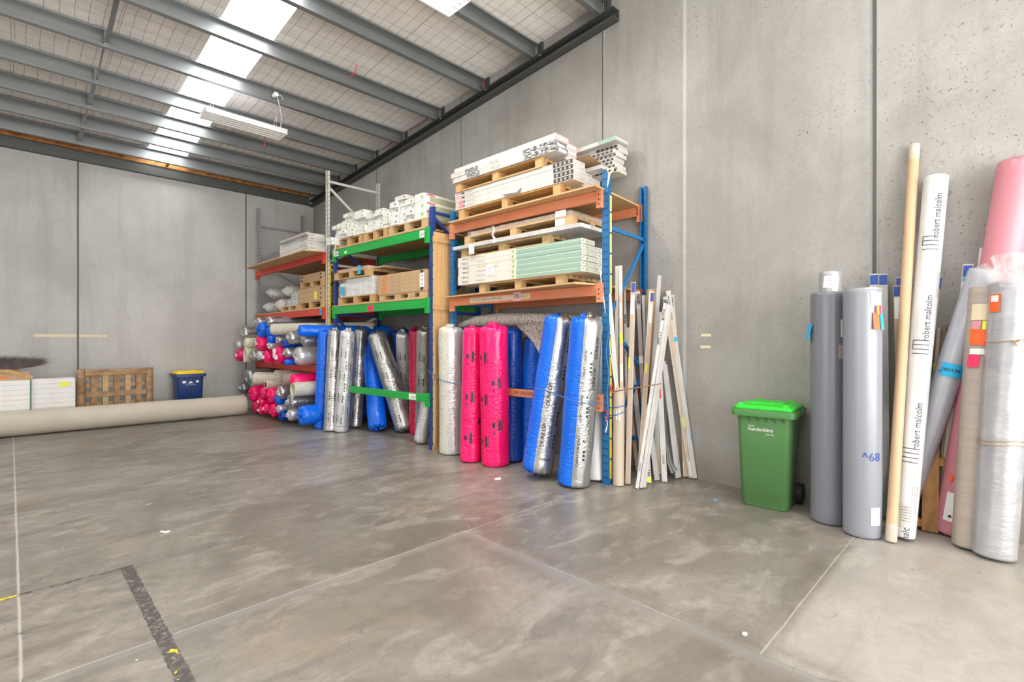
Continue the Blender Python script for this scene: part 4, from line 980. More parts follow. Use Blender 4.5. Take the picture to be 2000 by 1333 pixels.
zt = ZM1+.133+3*.085+.003
yy, z = R1.pix(616, 577, -.035); tag(MB().box(-.001, 0, -.05, .05, -.07, .07).build('yellow_note', 'sticker_yellow', M=R1.M(-.0325, yy, z)), 'yellow note on the brown cartons of the lower red deck', 'note')
pallet(R1.M(-.03, a, zt), b-a-.1, .9, .11, 'wooden pallet on top of the wide brown cartons', wood='pine')
def mkBt():
    o = MB().box(0, .42, 0, b-a-.12, 0, .07).build('brown_carton', 'brown_carton')
    m = MB(); fq(m, b-a-.26, b-a-.16, .02, .05); fq(m, .02, .09, .02, .05); kid(m.build('black_mark', 'print_black', o), o); return o
for k in range(2): put('Bt', mkBt, R1.M(-.03+k*.01, a+.02+k*.03, zt+.112+k*.072), 'slim brown carton, %s on the upper pallet of the lower red deck' % ('lower', 'upper')[k], 'carton', 'slim brown cartons')
def mkSm():
    o = MB().box(0, .5, 0, .17, 0, .065).build('white_box', 'white_carton')
    m = MB(); fq(m, .05, .12, .02, .05); kid(m.build('end_print', 'card_edge', o), o); return o
q = 0
for c, nn in enumerate((6, 5, 2)):
    for k in range(nn): put('Sm', mkSm, R1.M(-.02+jit(.02)+(.15 if k > 3 else 0), b+.03+c*.185, ZM1+.104+k*.0665), 'small white box, %s in the %s column beyond the wide brown cartons' % (ordi(k, nn), ('first', 'second', 'third')[c]), 'box', 'small white boxes on the lower red deck')
def blob_bag(name, c, r, label, seed, L=.8, mm='clear_film', core='foil_white'):
    t = thing(name, label, 'plastic-wrapped roll', M=R1.M(c[0], c[1], c[2]), group='film-wrapped rolls on the lower red deck')
    m = MB(); n, k = 22, 14; V = []
    for i in range(k+1):
        u = i/k; prof = (math.sin(min(1, u*3.2)*PI/2)**.7 if u < .32 else 1)*(1 if u < .9 else .85)
        for j in range(n):
            th = j*2*PI/n; rr = r*prof*(1+.22*mnoise.noise(Vector((math.cos(th)*1.8+seed, math.sin(th)*1.8, u*6))))
            V.append((-.12+u*L, math.cos(th)*rr, r+math.sin(th)*rr*.95))
    m.add(V, [(i*n+j, i*n+(j+1) % n, (i+1)*n+(j+1) % n, (i+1)*n+j) for i in range(k) for j in range(n)]+[tuple(range(n))], 0, True)
    m.build('film', mm, t, fix=False)
    MB().tube([(.0, 0, r), (L, 0, r)], r*.72, 20).build('roll', core, t)
    return t
for i, (px, py, r, lab) in enumerate(((514, 592, .13, 'film-wrapped roll low at the far end of the lower red deck'), (537, 589, .15, 'film-wrapped roll low beside the small white boxes'), (519, 571, .13, 'film-wrapped roll upper left of the pile on the lower red deck'), (551, 568, .13, 'film-wrapped roll with torn ends uppermost on the lower red deck'), (527, 572, .10, 'small film-wrapped roll squeezed in the middle of the pile'))):
    yy, z = R1.pix(px, py, -.10); z = max(z-r, ZM1+.005) if i > 1 else ZM1+.005
    blob_bag('wrapped_roll', (.0, yy, z), r, lab, i*3.1, core=('foil_white', 'cream_foam')[i % 2])

# ------------------------------------------------------------ timber divider between the racks
td = thing('timber_divider', 'tall panel of three pine boards standing between the green and orange racks', 'timber panel', (4.085, 5.575, 0), .02)
for i in range(3): MB().box(.035+i*.097, .035+i*.097+.095, 0, .02, 0.03, 3.0).build('board', 'pine_z', td)
for z in (.0, .98, 1.93, 2.86): MB().box(-.02, .32, -.022, 0, z, z+.07).build('batten', 'pine', td)
MB().box(.012, .034, -.02, .03, .03, 3.0).build('edge_board', 'pine_z', td)

# ------------------------------------------------------------ wrapped underlay rolls
def lerp(a, b, t): return a+(b-a)*t
def wrap_roll(name, p0, p1, r, base, zones=(), ends=('flat', 'gather'), seed=0, amp=1.0, label='', cat='underlay roll', group=None, prints=None, toward=None, twist=0, n=52, oval=0):
    """roll in crumpled plastic: zones = [(phi0, phi1, material)] degrees, 0 faces the viewer, positive to the right"""
    M, L = frame(p0, p1, toward)
    mats = [base]+[z[2] for z in zones]
    def rad(ph, z):
        c, s = math.cos(ph), math.sin(ph)
        d = .030*mnoise.noise(Vector((c*1.1+seed, s*1.1, z*1.6)))+.020*mnoise.noise(Vector((c*3+seed, s*3, z*7)))+.012*mnoise.noise(Vector((c*5, s*5+seed, z*22)))
        return r*(1+amp*d*1.1+oval*c*c)
    prof = []                                      # (z, radius factor, pleat)
    def endprof(kind):
        if kind == 'flat': return [(0, 0, 0), (0, .90, 0), (.006, .975, 0), (.02, 1, 0)]
        if kind == 'gather': return [(-.004, .02, 0), (-.034, .16, .8), (-.030, .30, .7), (-.010, .24, .7), (.0, .40, .6), (.002, .55, .45), (.006, .74, .28), (.014, .89, .14), (.030, .97, .05), (.055, 1, 0)]
        if kind == 'soft': return [(.018, 0, 0), (-.010, .16, .9), (-.006, .34, .7), (-.002, .55, .45), (.004, .74, .28), (.014, .89, .14), (.034, .97, .05), (.06, 1, 0)]
        return [(0, 0, 0), (0, .98, 0), (.01, 1, 0)]
    a, b = endprof(ends[0]), endprof(ends[1])
    k = max(1, r/.13)
    prof = [(z*k, f, p) for z, f, p in a]
    za, zb = prof[-1][0], L-b[-1][0]*k
    nb = max(6, int((zb-za)/.035))
    prof += [(lerp(za, zb, (i+1)/nb), 1, 0) for i in range(nb-1)]
    prof += [(L-z*k, f, p) for z, f, p in b[::-1]]
    m = MB(); V = []; npl = 11+int(seed*7) % 5
    for z, f, pl in prof:
        for j in range(n):
            ph = -PI+2*PI*j/n
            rr = rad(ph, z)*f*(1+pl*.55*math.sin(ph*npl+4*mnoise.noise(Vector((ph*.8, f*3, seed)))))
            zz = z+(pl*.05*k*mnoise.noise(Vector((math.cos(ph)*2.2, math.sin(ph)*2.2, seed+f*2))))*(1 if z > L/2 else -1)
            off = pl*.10*r
            V.append((math.cos(ph)*rr+off*math.sin(seed*5), math.sin(ph)*rr+off*math.cos(seed*3), zz))
    F_ = []; MI = []
    for i in range(len(prof)-1):
        for j in range(n):
            ph = math.degrees(-PI+2*PI*(j+.5)/n); mi = 0
            zc = (prof[i][0]+prof[i+1][0])/2
            for q, zn in enumerate(zones):
                a0, a1 = zn[0]+twist*zc, zn[1]+twist*zc
                if a0 <= ph < a1 or a0 <= ph-360 < a1 or a0 <= ph+360 < a1: mi = q+1
            F_.append((i*n+j, i*n+(j+1) % n, (i+1)*n+(j+1) % n, (i+1)*n+j)); MI.append(mi)
    nv = len(m.v); m.v += [Vector(v) for v in V]; m.f += [list(f) for f in F_]; m.mi += MI; m.sm += [True]*len(F_)
    o = m.build(name, mats, M=M); bpy.context.view_layer.depsgraph
    # material seam is crisp because the zones follow whole faces
    tag(o, label, cat, group)
    if prints:
        for pn, mm, fn in prints(L, r):
            q = MB(); fn(q)
            for i, v in enumerate(q.v):
                ph = math.atan2(v.y, v.x); R_ = rad(ph, v.z)+.0022; q.v[i] = Vector((math.cos(ph)*R_, math.sin(ph)*R_, v.z))
            q.build(pn, mm, o, fix=False)
    return o
D = math.radians
def icons(q, z, ph, r, s=.026, n=3, step=.034):
    for i in range(n):
        wrapquad(q, s, s, z+i*step, ph, r); 
def sil_print(phis, flip=False, big=False):
    def f(L, r):
        def g(q):
            z = .16; k = 0
            while z < L-.25:
                for i, ph in enumerate(phis):
                    zz = z+(.16 if i % 2 else 0)
                    wraptext(q, 'DUNLOP', .036 if not big else .055, zz+.06, D(ph), r, shear=.25, bold=.001)
                    wraptext(q, 'Carpet Cushion', .018, zz+.06, D(ph)+.035/r, r)
                    icons(q, zz-.01, D(ph)+.075/r, r, .020, 4, .030)
                z += .36; k += 1
            for ph in phis: wrapquad(q, .09, .004, L-.10, D(ph), r); wrapquad(q, .09, .004, .10, D(ph), r)
        return [('printed_lettering', 'print_black', g)]
    return f
def cushion_print(ph, ph2=None):
    def f(L, r):
        def g(q):
            for z in (.36, .80, 1.25):
                wraptext(q, 'CARPET CUSHION', .034, z, D(ph), r, bold=.0008)
                icons(q, z-.07, D(ph)+.062/r, r, .024, 3, .040)
                wrapshape(q, [(-.014, .0), (.014, 0), (0, .03)], [(0, 1, 2)], z+.11, D(ph)+.05/r, r, 0, False)
            if ph2 is not None:
                for z in (1.10, 1.42): wraptext(q, 'DUNLOP', .055, z, D(ph2), r, shear=.25, bold=.0018); wraptext(q, 'The carpet\'s best friend', .014, z, D(ph2)-.05/r, r)
        return [('printed_lettering', 'print_black', g)]
    return f
def dunlop_print(ph, ph2):
    def f(L, r):
        def g(q):
            for z in (.42, .86): wraptext(q, 'DUNLOP', .060, z, D(ph), r, shear=.25, bold=.0022); wraptext(q, 'The carpet\'s best friend', .016, z, D(ph)+.055/r, r)
            wraptext(q, 'DUNLOP', .036, .17, D(ph)+.06/r, r, vert=False, shear=.25, bold=.001)
            for z in (.30, .55, 1.05, 1.35): icons(q, z, D(ph2), r, .026, 4, .042); wraptext(q, 'CARPET CUSHION', .03, z+.12, D(ph2)-.05/r, r, bold=.0008)
        return [('printed_lettering', 'print_black', g)]
    return f
def pink_print(phis):
    def f(L, r):
        def g(q):
            for i, ph in enumerate(phis):
                for k in range(3):
                    z = .30+k*.50+(i % 2)*.20
                    if z > L-.2: continue
                    wrapshape(q, [(.019*math.cos(t*PI/8), .034*math.sin(t*PI/8)) for t in range(16)], [tuple(range(16))], z, D(ph), r, 0, False, .02)
                    for t in range(5): wrapshape(q, [((.014+.006*(a % 2))*math.cos(a*PI/6)+.006*(t % 2), (.017+.004*(a % 2))*math.sin(a*PI/6)) for a in range(12)], [tuple(range(12))], z-.05+t*.024, D(ph)+.068/r, r, 0, False, .02)
                    wraptext(q, 'carpet cushion', .026, z, D(ph)+.10/r, r, bold=.0006)
                    wraptext(q, 'CARPET CUSHION', .013, z+.24, D(ph)+.01, r); wrapquad(q, .016, .03, z-.09, D(ph)+.03, r)
        return [('printed_lettering', 'print_black', g)]
    return f
def faint_print(phis):
    def f(L, r):
        def g(q):
            for ph in phis:
                z = .2
                while z < L-.2:
                    wraptext(q, 'CARPET CUSHION', .020, z, D(ph), r); wraptext(q, 'The best under the carpet', .011, z, D(ph)+.04/r, r); icons(q, z+.12, D(ph)+.02, r, .014, 2, .03); z += .33
        return [('printed_lettering', 'print_grey', g)]
    return f
def stand(px, py, w, tx, ty, xt, **k):
    """p0, p1, r of a standing roll from its foot pixel, width in pixels, top pixel and the depth plane its top leans at"""
    p = onfloor(px, py); t = (p-ORG).dot(FWD); u = (px-1000)/F; r = w/2/F*t/math.sqrt(1+u*u)*1.0
    r = k.get('r', r); t += r; c = p+FWD*r*.95; q = onx(tx, ty, xt)
    return Vector((c.x, c.y, .004)), q, r
def sroll(px, py, w, tx, ty, xt, base, label, r=None, **k):
    kw = {'r': r} if r else {}
    p0, p1, rr = stand(px, py, w, tx, ty, xt, **kw)
    # lift so that the low rim of a leaning roll rests on the floor
    z = (p1-p0).normalized(); lean = math.sqrt(max(0, 1-z.z*z.z)); p0.z = .004+rr*lean
    o = wrap_roll('underlay_roll', p0, p1, rr, base, label=label, **k)
    o.location.z -= min((o.matrix_basis @ v.co).z for v in o.data.vertices)-.002
    return o
S = 'foil'
G1, G2 = 'rolls leaning on the orange rack', 'rolls leaning on the green rack'
sroll(1124, 957, 66, 1147, 622, 4.24, 'foil', 'large blue and silver roll standing nearest the near blue post', zones=[(-175, -10, 'blue_wrap')], seed=1.1, prints=cushion_print(6, 46), group=G1)
sroll(1050, 942, 62, 1094, 626, 4.30, 'foil', 'blue and silver roll leaning right, second from the near blue post', zones=[(-175, -16, 'blue_wrap')], seed=2.3, ends=('soft', 'soft'), prints=dunlop_print(4, 50), group=G1, twist=6)
sroll(967, 914, 57, 964, 637, 4.12, 'pink_wrap', 'thick bright pink roll standing in front of the orange rack', seed=3.2, prints=pink_print((-62, -5)), group=G1)
sroll(917, 906, 42, 925, 640, 4.12, 'pink_wrap', 'slimmer pink roll beside the thick pink one', seed=4.7, prints=pink_print((-30, 45)), ends=('flat', 'soft'), group=G1)
sroll(880, 891, 50, 881, 640, 4.18, 'foil_white', 'speckled cream and pale silver roll beside the pine boards', zones=[(-175, -14, 'cream_speck')], seed=5.4, prints=faint_print((15, 48)), group=G1)
sroll(1001, 906, 38, 1002, 644, 4.50, 'navy_wrap', 'dark blue roll standing behind the thick pink one', seed=6.6, ends=('flat', 'soft'), group=G1)
sroll(1030, 900, 46, 1044, 660, 4.72, 'blue_wrap', 'blue roll with foil edge leaning behind the low orange beam', zones=[(-175, -48, 'foil_grey')], seed=7.8, ends=('flat', 'soft'), group=G1)
sroll(1168, 944, 40, 1168, 625, 4.62, 'white_wrap', 'plain white roll behind the large blue and silver one', seed=8.4, amp=.4, group=G1)
# green rack
sroll(788, 849, 40, 735, 650, 4.34, 'foil', 'silver roll leaning steeply left across the green rack', zones=[(-175, -72, 'blue_wrap')], seed=9.1, prints=sil_print((-38, 12, 58)), ends=('soft', 'soft'), group=G2, amp=.7)
sroll(733, 848, 38, 723, 648, 4.62, 'blue_wrap', 'plain blue roll behind the steeply leaning silver roll', seed=10.3, ends=('soft', 'gather'), group=G2)
sroll(690, 838, 29, 705, 643, 4.38, 'foil_grey', 'silver roll behind the left end of the low green beam', seed=11.9, prints=sil_print((-25, 30)), group=G2)
sroll(661, 846, 30, 680, 646, 3.90, 'foil_white', 'bright silver roll with blue seam standing before the navy post', zones=[(78, 110, 'blue_wrap')], seed=12.5, prints=sil_print((-40, 5, 50)), group=G2, amp=1.2)
sroll(641, 845, 30, 655, 645, 3.86, 'foil', 'dull silver roll beside the blue roll at the cream post', seed=13.2, prints=sil_print((-20, 30)), group=G2, amp=1.2)
sroll(622, 839, 27, 634, 646, 3.80, 'blue_wrap', 'narrow blue roll standing against the piled rolls', seed=14.8, ends=('flat', 'soft'), group=G2)
sroll(787, 833, 38, 788, 646, 4.70, 'foil_white', 'silver and blue roll upright behind the steeply leaning one', zones=[(30, 175, 'navy_wrap'), (-175, -50, 'navy_wrap')], seed=15.7, prints=sil_print((-20,)), group=G2)
sroll(812, 850, 30, 813, 644, 4.58, 'crimson_wrap', 'dark red roll in the shade of the green rack', seed=16.1, group=G2)
sroll(824, 856, 32, 831, 642, 4.33, 'foil', 'crumpled silver roll just behind the yellow-striped navy post', seed=17.3, prints=sil_print((-40,)), group=G2, amp=1.6)
sroll(818, 871, 30, 838, 775, 4.26, 'foil_white', 'short pale silver bag slumped at the foot of the navy post', seed=18.6, prints=faint_print((-20,)), ends=('soft', 'soft'), group=G2, r=.095)

# speckled underlay folded over the tops behind the pink rolls
def fold():
    t = thing('folded_underlay', 'length of speckled underlay draped over the roll tops of the orange rack', 'underlay', (4.35, 4.2, 1.60))
    o0 = Vector(t.location); m = MB()
    pts = [onx(899, 636, 4.50), onx(930, 628, 4.55), onx(975, 624, 4.60), onx(1040, 625, 4.62), onx(1100, 627, 4.62), onx(1130, 630, 4.62)]
    pts = [p-o0 for p in pts]; m.tube(pts, [.035, .075, .085, .085, .08, .07], 18)
    m.build('roll_body', 'speck_dark', t)
    m = MB(); A = [onx(1012, 632, 4.50), onx(1066, 628, 4.46), onx(1100, 640, 4.46), onx(1060, 704, 4.40), onx(1040, 665, 4.44)]
    P = [(1010, 636), (1036, 632), (1062, 630), (1088, 632)]; Q = [(1024, 650), (1044, 672), (1060, 704), (1084, 668)]
    V = []
    for (a, b), (c, d) in zip(P, Q):
        for j in range(7):
            k = j/6; V.append(onx(lerp(a, c, k), lerp(b, d, k), lerp(4.545, 4.47, k))-o0+Vector((-.02*math.sin(k*PI), 0, 0)))
    F_ = [(i*7+j, i*7+j+1, (i+1)*7+j+1, (i+1)*7+j) for i in range(3) for j in range(6)]
    m.add(V, F_, 0, True); o = m.build('hanging_flap', 'speck_dark', t, fix=True); sd = o.modifiers.new('thickness', 'SOLIDIFY'); sd.thickness = .012; sd.offset = 0
fold()

# ------------------------------------------------------------ the pile of rolls lying in the red rack, ends towards the aisle
def er(cx, cy, rc, base, label, xf=3.45, xb=5.0, sq=1.0, dy=0, dz=0, ends=('soft', 'flat'), zones=(), prints=None, lbl=0, open_=None, seed=None, name='underlay_roll', amp=2.2, zmin=None):
    px, py = 440+cx/5.332, 600+cy/5.332
    c = onx(px, py, xf); t = (c-ORG).dot(FWD); r = rc*1.06/5.332/F*t*sq
    floor_ = .005 if cy > 640 else 1.066
    c.z = max(c.z, floor_+r*1.0)
    back = Vector((xb, c.y+dy, max(c.z+dz, floor_+r)))
    sd = cx*.13+cy*.07 if seed is None else seed
    o = wrap_roll(name, c, back, r, base, zones, ends, seed=sd, amp=amp, label=label, group='rolls piled in the red rack', prints=prints, toward=(0, 0, 1), n=36)
    if lbl:
        for k in range(lbl):
            m = MB(); a = k*2.1+sd; ra = r*.45*(k > 0); w = r*.26
            P = [(-w, -w*.8), (w*.9, -w), (w, w*.8), (0, w*.5), (-w*.8, w)]
            m.add([(x+ra*math.cos(a), y+ra*math.sin(a), -.030*max(1, r/.13)) for x, y in P]+[(x+ra*math.cos(a), y+ra*math.sin(a), -.002) for x, y in P], [(4, 3, 2, 1, 0)]+[(i, (i+1) % 5, 5+(i+1) % 5, 5+i) for i in range(5)])
            m.build('end_label', 'print_white', o)
    return o
def openroll(cx, cy, rc, outer, inner, label, xf=3.45, xb=5.0, dy=0, wall=.012, oval=1.0, spiral=None, rise=0):
    px, py = 440+cx/5.332, 600+cy/5.332; c = onx(px, py, xf); t = (c-ORG).dot(FWD); r = rc/5.332/F*t
    floor_ = .005 if cy > 640 else 1.066
    c.z = max(c.z, floor_+r); M, L = frame(c, (xb, c.y+dy, c.z+rise), (0, 0, 1))
    if oval != 1: M = M @ Matrix.Diagonal((1/oval if False else 1.15, oval, 1, 1))
    t = thing('foam_roll', label, 'foam roll', M=M, group='rolls piled in the red rack'); m = MB(); n = 30; turns = 2.3 if spiral else 1.12
    K = int(n*turns); V = []
    for z in (0, L):
        for i in range(K+1):
            a = i/n*2*PI; rr = r*(1-(.30 if spiral else .10)*i/K)
            V.append((rr*math.cos(a), rr*math.sin(a), z)); V.append(((rr-wall)*math.cos(a), (rr-wall)*math.sin(a), z))
    W = (K+1)*2
    for i in range(K):
        a, b, c2, d = 2*i, 2*i+1, 2*i+3, 2*i+2
        m.add([V[a], V[d], V[d+W], V[a+W]], [(0, 1, 2, 3)], 0, True); m.add([V[b], V[c2], V[c2+W], V[b+W]], [(3, 2, 1, 0)], 1, True); m.add([V[a], V[b], V[c2], V[d]], [(0, 1, 2, 3)], 2)
    m.build('foam', [outer, inner, outer if not spiral else spiral], t, fix=False)
    return t
# upper pile
er(320, 165, 60, 'foil', 'silver-wrapped roll at the top left of the upper pile', ends=('gather', 'flat'))
er(440, 150, 52, 'foil', 'silver-wrapped roll topmost in the upper pile, printed along its side', xf=3.5, prints=sil_print((0,)), dz=.02)
er(345, 238, 76, 'blue_wrap', 'blue roll end near the top left of the upper pile')
er(440, 262, 50, 'blue_wrap', 'blue roll end under the speckled green-cored roll')
openroll(495, 235, 62, 'speck_foam', 'cream_foam', 'speckled foam roll with green core on top of the upper pile', xf=3.4, xb=4.7, dy=-1.35, wall=.02, spiral='green_core', rise=.03)
er(765, 245, 58, 'blue_wrap', 'bright blue roll on the top right of the upper pile', xf=3.42, dy=-.25, ends=('soft', 'flat'), prints=None)
er(655, 318, 66, 'foil', 'silver roll end under the bright blue roll of the upper pile', ends=('gather', 'flat'))
er(800, 345, 62, 'foil_grey', 'silver roll with printed side at the right of the upper pile', xf=3.55, prints=sil_print((0, 60)))
er(175, 272, 70, 'foil', 'crumpled silver roll end at the far left of the upper pile', ends=('gather', 'flat'))
er(120, 395, 42, 'foil_white', 'small silver roll end at the left edge of the upper pile')
er(205, 375, 52, 'cream_foam', 'cream foam roll end above the wide open cream one', ends=('soft', 'flat'), amp=.6)
openroll(200, 510, 72, 'cream_foam', 'cream_foam', 'wide open cream foam roll at the lower left of the upper pile', oval=.75)
er(337, 375, 76, 'pink_wrap', 'pink roll end with one white label, high in the upper pile', lbl=1)
er(450, 340, 46, 'blue_wrap', 'small blue roll end right of the high pink one')
er(535, 345, 46, 'foil', 'small silver roll end below the speckled green-cored roll')
er(450, 405, 38, 'foil_white', 'smallest silver roll end above the two labelled pink ends')
er(600, 385, 44, 'navy_wrap', 'dark blue roll end between silver ends of the upper pile')
er(125, 530, 58, 'pink_wrap', 'pink roll end at the far left edge of the upper pile', lbl=1)
er(268, 525, 62, 'foil', 'crumpled silver roll end beside the wide open cream roll', ends=('gather', 'flat'))
er(335, 505, 50, 'foil_white', 'pale silver roll end left of the two labelled pink ends')
er(408, 535, 64, 'pink_wrap', 'smaller of the two labelled pink ends in the upper pile', lbl=2)
er(525, 520, 92, 'pink_wrap', 'largest pink roll end of the upper pile, with three white labels', lbl=3)
er(622, 475, 50, 'foil', 'silver roll end squeezed between large pink and pale grey rolls', ends=('gather', 'flat'))
er(735, 510, 92, 'foil_white', 'big pale grey roll at the right of the upper pile', xf=3.55, prints=faint_print((0, 50)), amp=.8)
er(622, 575, 30, 'blue_wrap', 'thin blue roll end beneath the large pink end')
# lower pile
er(215, 735, 84, 'foil_grey', 'dull silver roll at the top left of the lower pile')
er(165, 850, 50, 'foil_grey', 'crumpled silver roll end at the left edge of the lower pile', ends=('gather', 'flat'))
openroll(262, 795, 36, 'speck_foam', 'green_core', 'small green-lined foam roll end in the lower pile', wall=.012, spiral='green_core')
openroll(318, 745, 66, 'speck_foam', 'cream_foam', 'speckled foam roll with pale edge on top of the lower pile', dy=-1.3, xf=3.42, xb=4.6, spiral='green_core', wall=.02)
er(520, 740, 78, 'speck_foam', 'thick speckled foam roll in the middle of the lower pile top', xf=3.65, ends=('flat', 'flat'), amp=.5)
openroll(418, 812, 46, 'speck_foam', 'crimson_wrap', 'speckled foam roll with red wrapper above the lower pink ends', spiral='cream_foam', wall=.014)
er(265, 905, 80, 'pink_wrap', 'large pink roll end beside the end of the long carpet roll')
er(290, 1045, 58, 'crimson_wrap', 'dark pink roll end on the floor behind the carpet roll end')
er(372, 900, 56, 'pink_wrap', 'pink roll end second from left in the lower pile', lbl=0)
er(452, 925, 76, 'pink_wrap', 'wide pink roll end in the middle of the lower pile', ends=('gather', 'flat'))
er(350, 985, 48, 'pink_wrap', 'pink roll end with white label, upper of two at the left', lbl=1)
er(352, 1075, 44, 'pink_wrap', 'pink roll end with white label, lowest at the left', lbl=1)
er(408, 1060, 50, 'pink_wrap', 'pink roll end with white label on the floor, middle of three', lbl=1)
er(480, 1080, 66, 'pink_wrap', 'pink roll end on the floor beside the blue and silver ends', ends=('gather', 'flat'))
er(555, 890, 68, 'foil', 'crumpled silver roll end above the small blue one', ends=('gather', 'flat'))
er(525, 968, 50, 'blue_wrap', 'small blue roll end in the middle of the lower pile')
er(690, 785, 78, 'pink_wrap', 'pink roll on top of the lower pile at its right', xf=3.5, prints=None)
openroll(700, 862, 66, 'cream_speck', 'cream_foam', 'open cream foam roll under the pink roll at right', xf=3.42, wall=.012, oval=1.1)
er(655, 1000, 84, 'foil_grey', 'wide silver roll in the lower pile above the large blue one', xf=3.45, ends=('gather', 'flat'))
er(545, 1065, 44, 'foil_white', 'small silver roll end above a dark blue end on the floor')
er(572, 1135, 52, 'navy_wrap', 'dark blue roll end on the floor')
er(660, 1125, 62, 'foil_white', 'silver roll end on the floor left of the large blue roll', ends=('gather', 'flat'))
er(775, 1135, 98, 'blue_wrap', 'large blue roll on the floor at the right of the lower pile', xf=3.42, ends=('gather', 'flat'))

# cords and hooks round the standing rolls
def hx(px, py, x): return onx(px, py, x)
cable('bungee_cord', [hx(836, 724, 4.04), hx(860, 742, 3.99), hx(885, 749, 3.98), hx(901, 750, 4.02)], .005, 'cord_blue', 'blue cord looped from the yellow-striped navy post round the speckled cream roll', 'cord')
cable('bungee_cord', [hx(1046, 759, 3.97), hx(1075, 766, 3.96), hx(1095, 774, 3.93), hx(1125, 785, 3.93), hx(1150, 789, 3.97), hx(1175, 789, 4.22)], .005, 'cord_blue', 'blue cord stretched round the two blue and silver rolls', 'cord')
cable('bungee_cord', [hx(1188, 655, 4.37), hx(1184, 690, 4.35), hx(1189, 730, 4.35), hx(1186, 770, 4.35), hx(1188, 808, 4.35)], .006, 'cord_blue', 'dark blue cord hanging down the face of the near blue post', 'cord')
cable('cord_hook', [hx(1183, 815, 4.34), hx(1186, 825, 4.34), hx(1185, 838, 4.34), hx(1182, 845, 4.34), hx(1186, 830, 4.33)], .004, 'cable_white', 'white metal hook on the cord end on the near blue post', 'hook')
cable('cord_hook', [hx(1184, 802, 4.34), hx(1187, 812, 4.34), hx(1183, 822, 4.34)], .008, 'hook', 'red plastic hook on the cord at the near blue post', 'hook')
cable('bungee_cord', [hx(1190, 797, 4.40), hx(1205, 796, 4.33), hx(1220, 793, 4.40)], .006, 'cord_blue', 'upper blue cord round the cardboard tube', 'cord')
cable('bungee_cord', [hx(1191, 812, 4.40), hx(1205, 811, 4.33), hx(1220, 804, 4.40)], .006, 'cord_blue', 'lower blue cord round the cardboard tube', 'cord')
cable('bungee_cord', [hx(1196, 766, 4.40), hx(1225, 761, 4.42), hx(1262, 755, 4.52), hx(1291, 750, 4.66)], .006, 'cord_brown', 'brown cord stretched across the bundle of trims', 'cord')
cable('cord_hook', [hx(1195, 752, 4.38), hx(1193, 760, 4.37), hx(1197, 768, 4.38)], .010, 'hook', 'red hook end of the brown cord on the cardboard tube', 'hook')

# ------------------------------------------------------------ trims and planks leaning beyond the orange rack
def plank(foot, top, xt, w, th, m, label, name='edging_strip', parts=(), foot_x=None, face=None, cat='edging strip', group='trims leaning beside the near blue post', zfoot=None):
    """long flat trim between its foot on the floor (or a point at plane foot_x) and its head at plane xt"""
    p0 = onfloor(*foot) if foot_x is None else onx(*foot, foot_x); p1 = onx(*top, xt)
    if foot_x is None:
        if p0.x > WX-.035: p0 = p0*((WX-.035)/p0.x)
        p0.z = .012
    M, L = frame(p0, p1, face if face else None)
    o = MB().box(-th, 0, -w/2, w/2, 0, L).build(name, m, M=M, bevel=min(.003, th/3)); tag(o, label, cat, group)
    for pn, mm, z0, z1, y0, y1 in parts:               # fractions of length and width
        q = MB().box(-.0005, .0012, (y0-.5)*w, (y1-.5)*w, z0*L, z1*L); q.build(pn, mm, o)
    return o, L, w
def ptext(o, s, size, z, m='print_black', vert=True, y=0, n='lettering', **k):
    q = MB(); text(q, s, size, (.0018, y, z), (0, 0, -1) if k.pop('down', 0) else (0, 0, 1), (0, -1, 0) if not k.pop('dn', 0) else (0, 1, 0), **k) if vert else text(q, s, size, (.0018, y, z), (0, 1, 0), (0, 0, 1), **k)
    q.build(n, m, o)
p0, p1, r = stand(1210, 951, 25, 1209, 757, 4.50, r=.058)
M_, L_ = frame(p0, p1); ct = hollow('cardboard_tube', L_, r, .005, 'card_tube', 'kraft_tube', M_, 'stout grey-brown cardboard tube standing against the near blue post, holding thin trims', 'tube')
m = MB(); wrapquad(m, .10, .115, L_*.715, D(-35), r+.001); m.build('paper_label', 'print_white', ct)
for z in (.63, .84): m = MB().tube([(0, 0, L_*z), (0, 0, L_*z+.045)], r+.0012, 28, caps=False); m.build('tape_band', 'taupe_trim', ct)
GT = 'trims standing in the cardboard tube'
def intube(pf, pt, xf, xt, w, th, m, label, parts=()):
    return plank(pf, pt, xt, w, th, m, label, foot_x=xf, parts=parts, group=GT)
intube((1203, 766), (1171, 523), 4.44, 4.36, .010, .008, 'ivory_trim', 'thinnest trim leaning far left out of the cardboard tube')
intube((1205, 766), (1190, 574), 4.46, 4.40, .042, .018, 'white_trim', 'short white channel trim with rounded head in front of the near blue post')
intube((1204, 766), (1205, 520), 4.52, 4.62, .036, .018, 'ivory_trim', 'tall ivory trim in the cardboard tube, left of the pair')
o, L, w = intube((1214, 766), (1212, 519), 4.50, 4.58, .036, .02, 'beige_trim', 'tall beige film-wrapped trim with white head in the cardboard tube', parts=(('white_head', 'white_trim', .76, 1.0, 0, 1), ('paper_label', 'print_white', .58, .70, .1, .7), ('yellow_sticker', 'sticker_yellow', .38, .46, .1, .9), ('cream_sticker', 'ivory_trim', .08, .22, .1, .9)))
GL = 'trims leaning beside the near blue post'
plank((1226, 925), (1220, 551), 4.95, .028, .02, 'white_trim', 'white printed trim just right of the cardboard tube trims', parts=(('label', 'print_photo', .78, .83, .1, .9),))
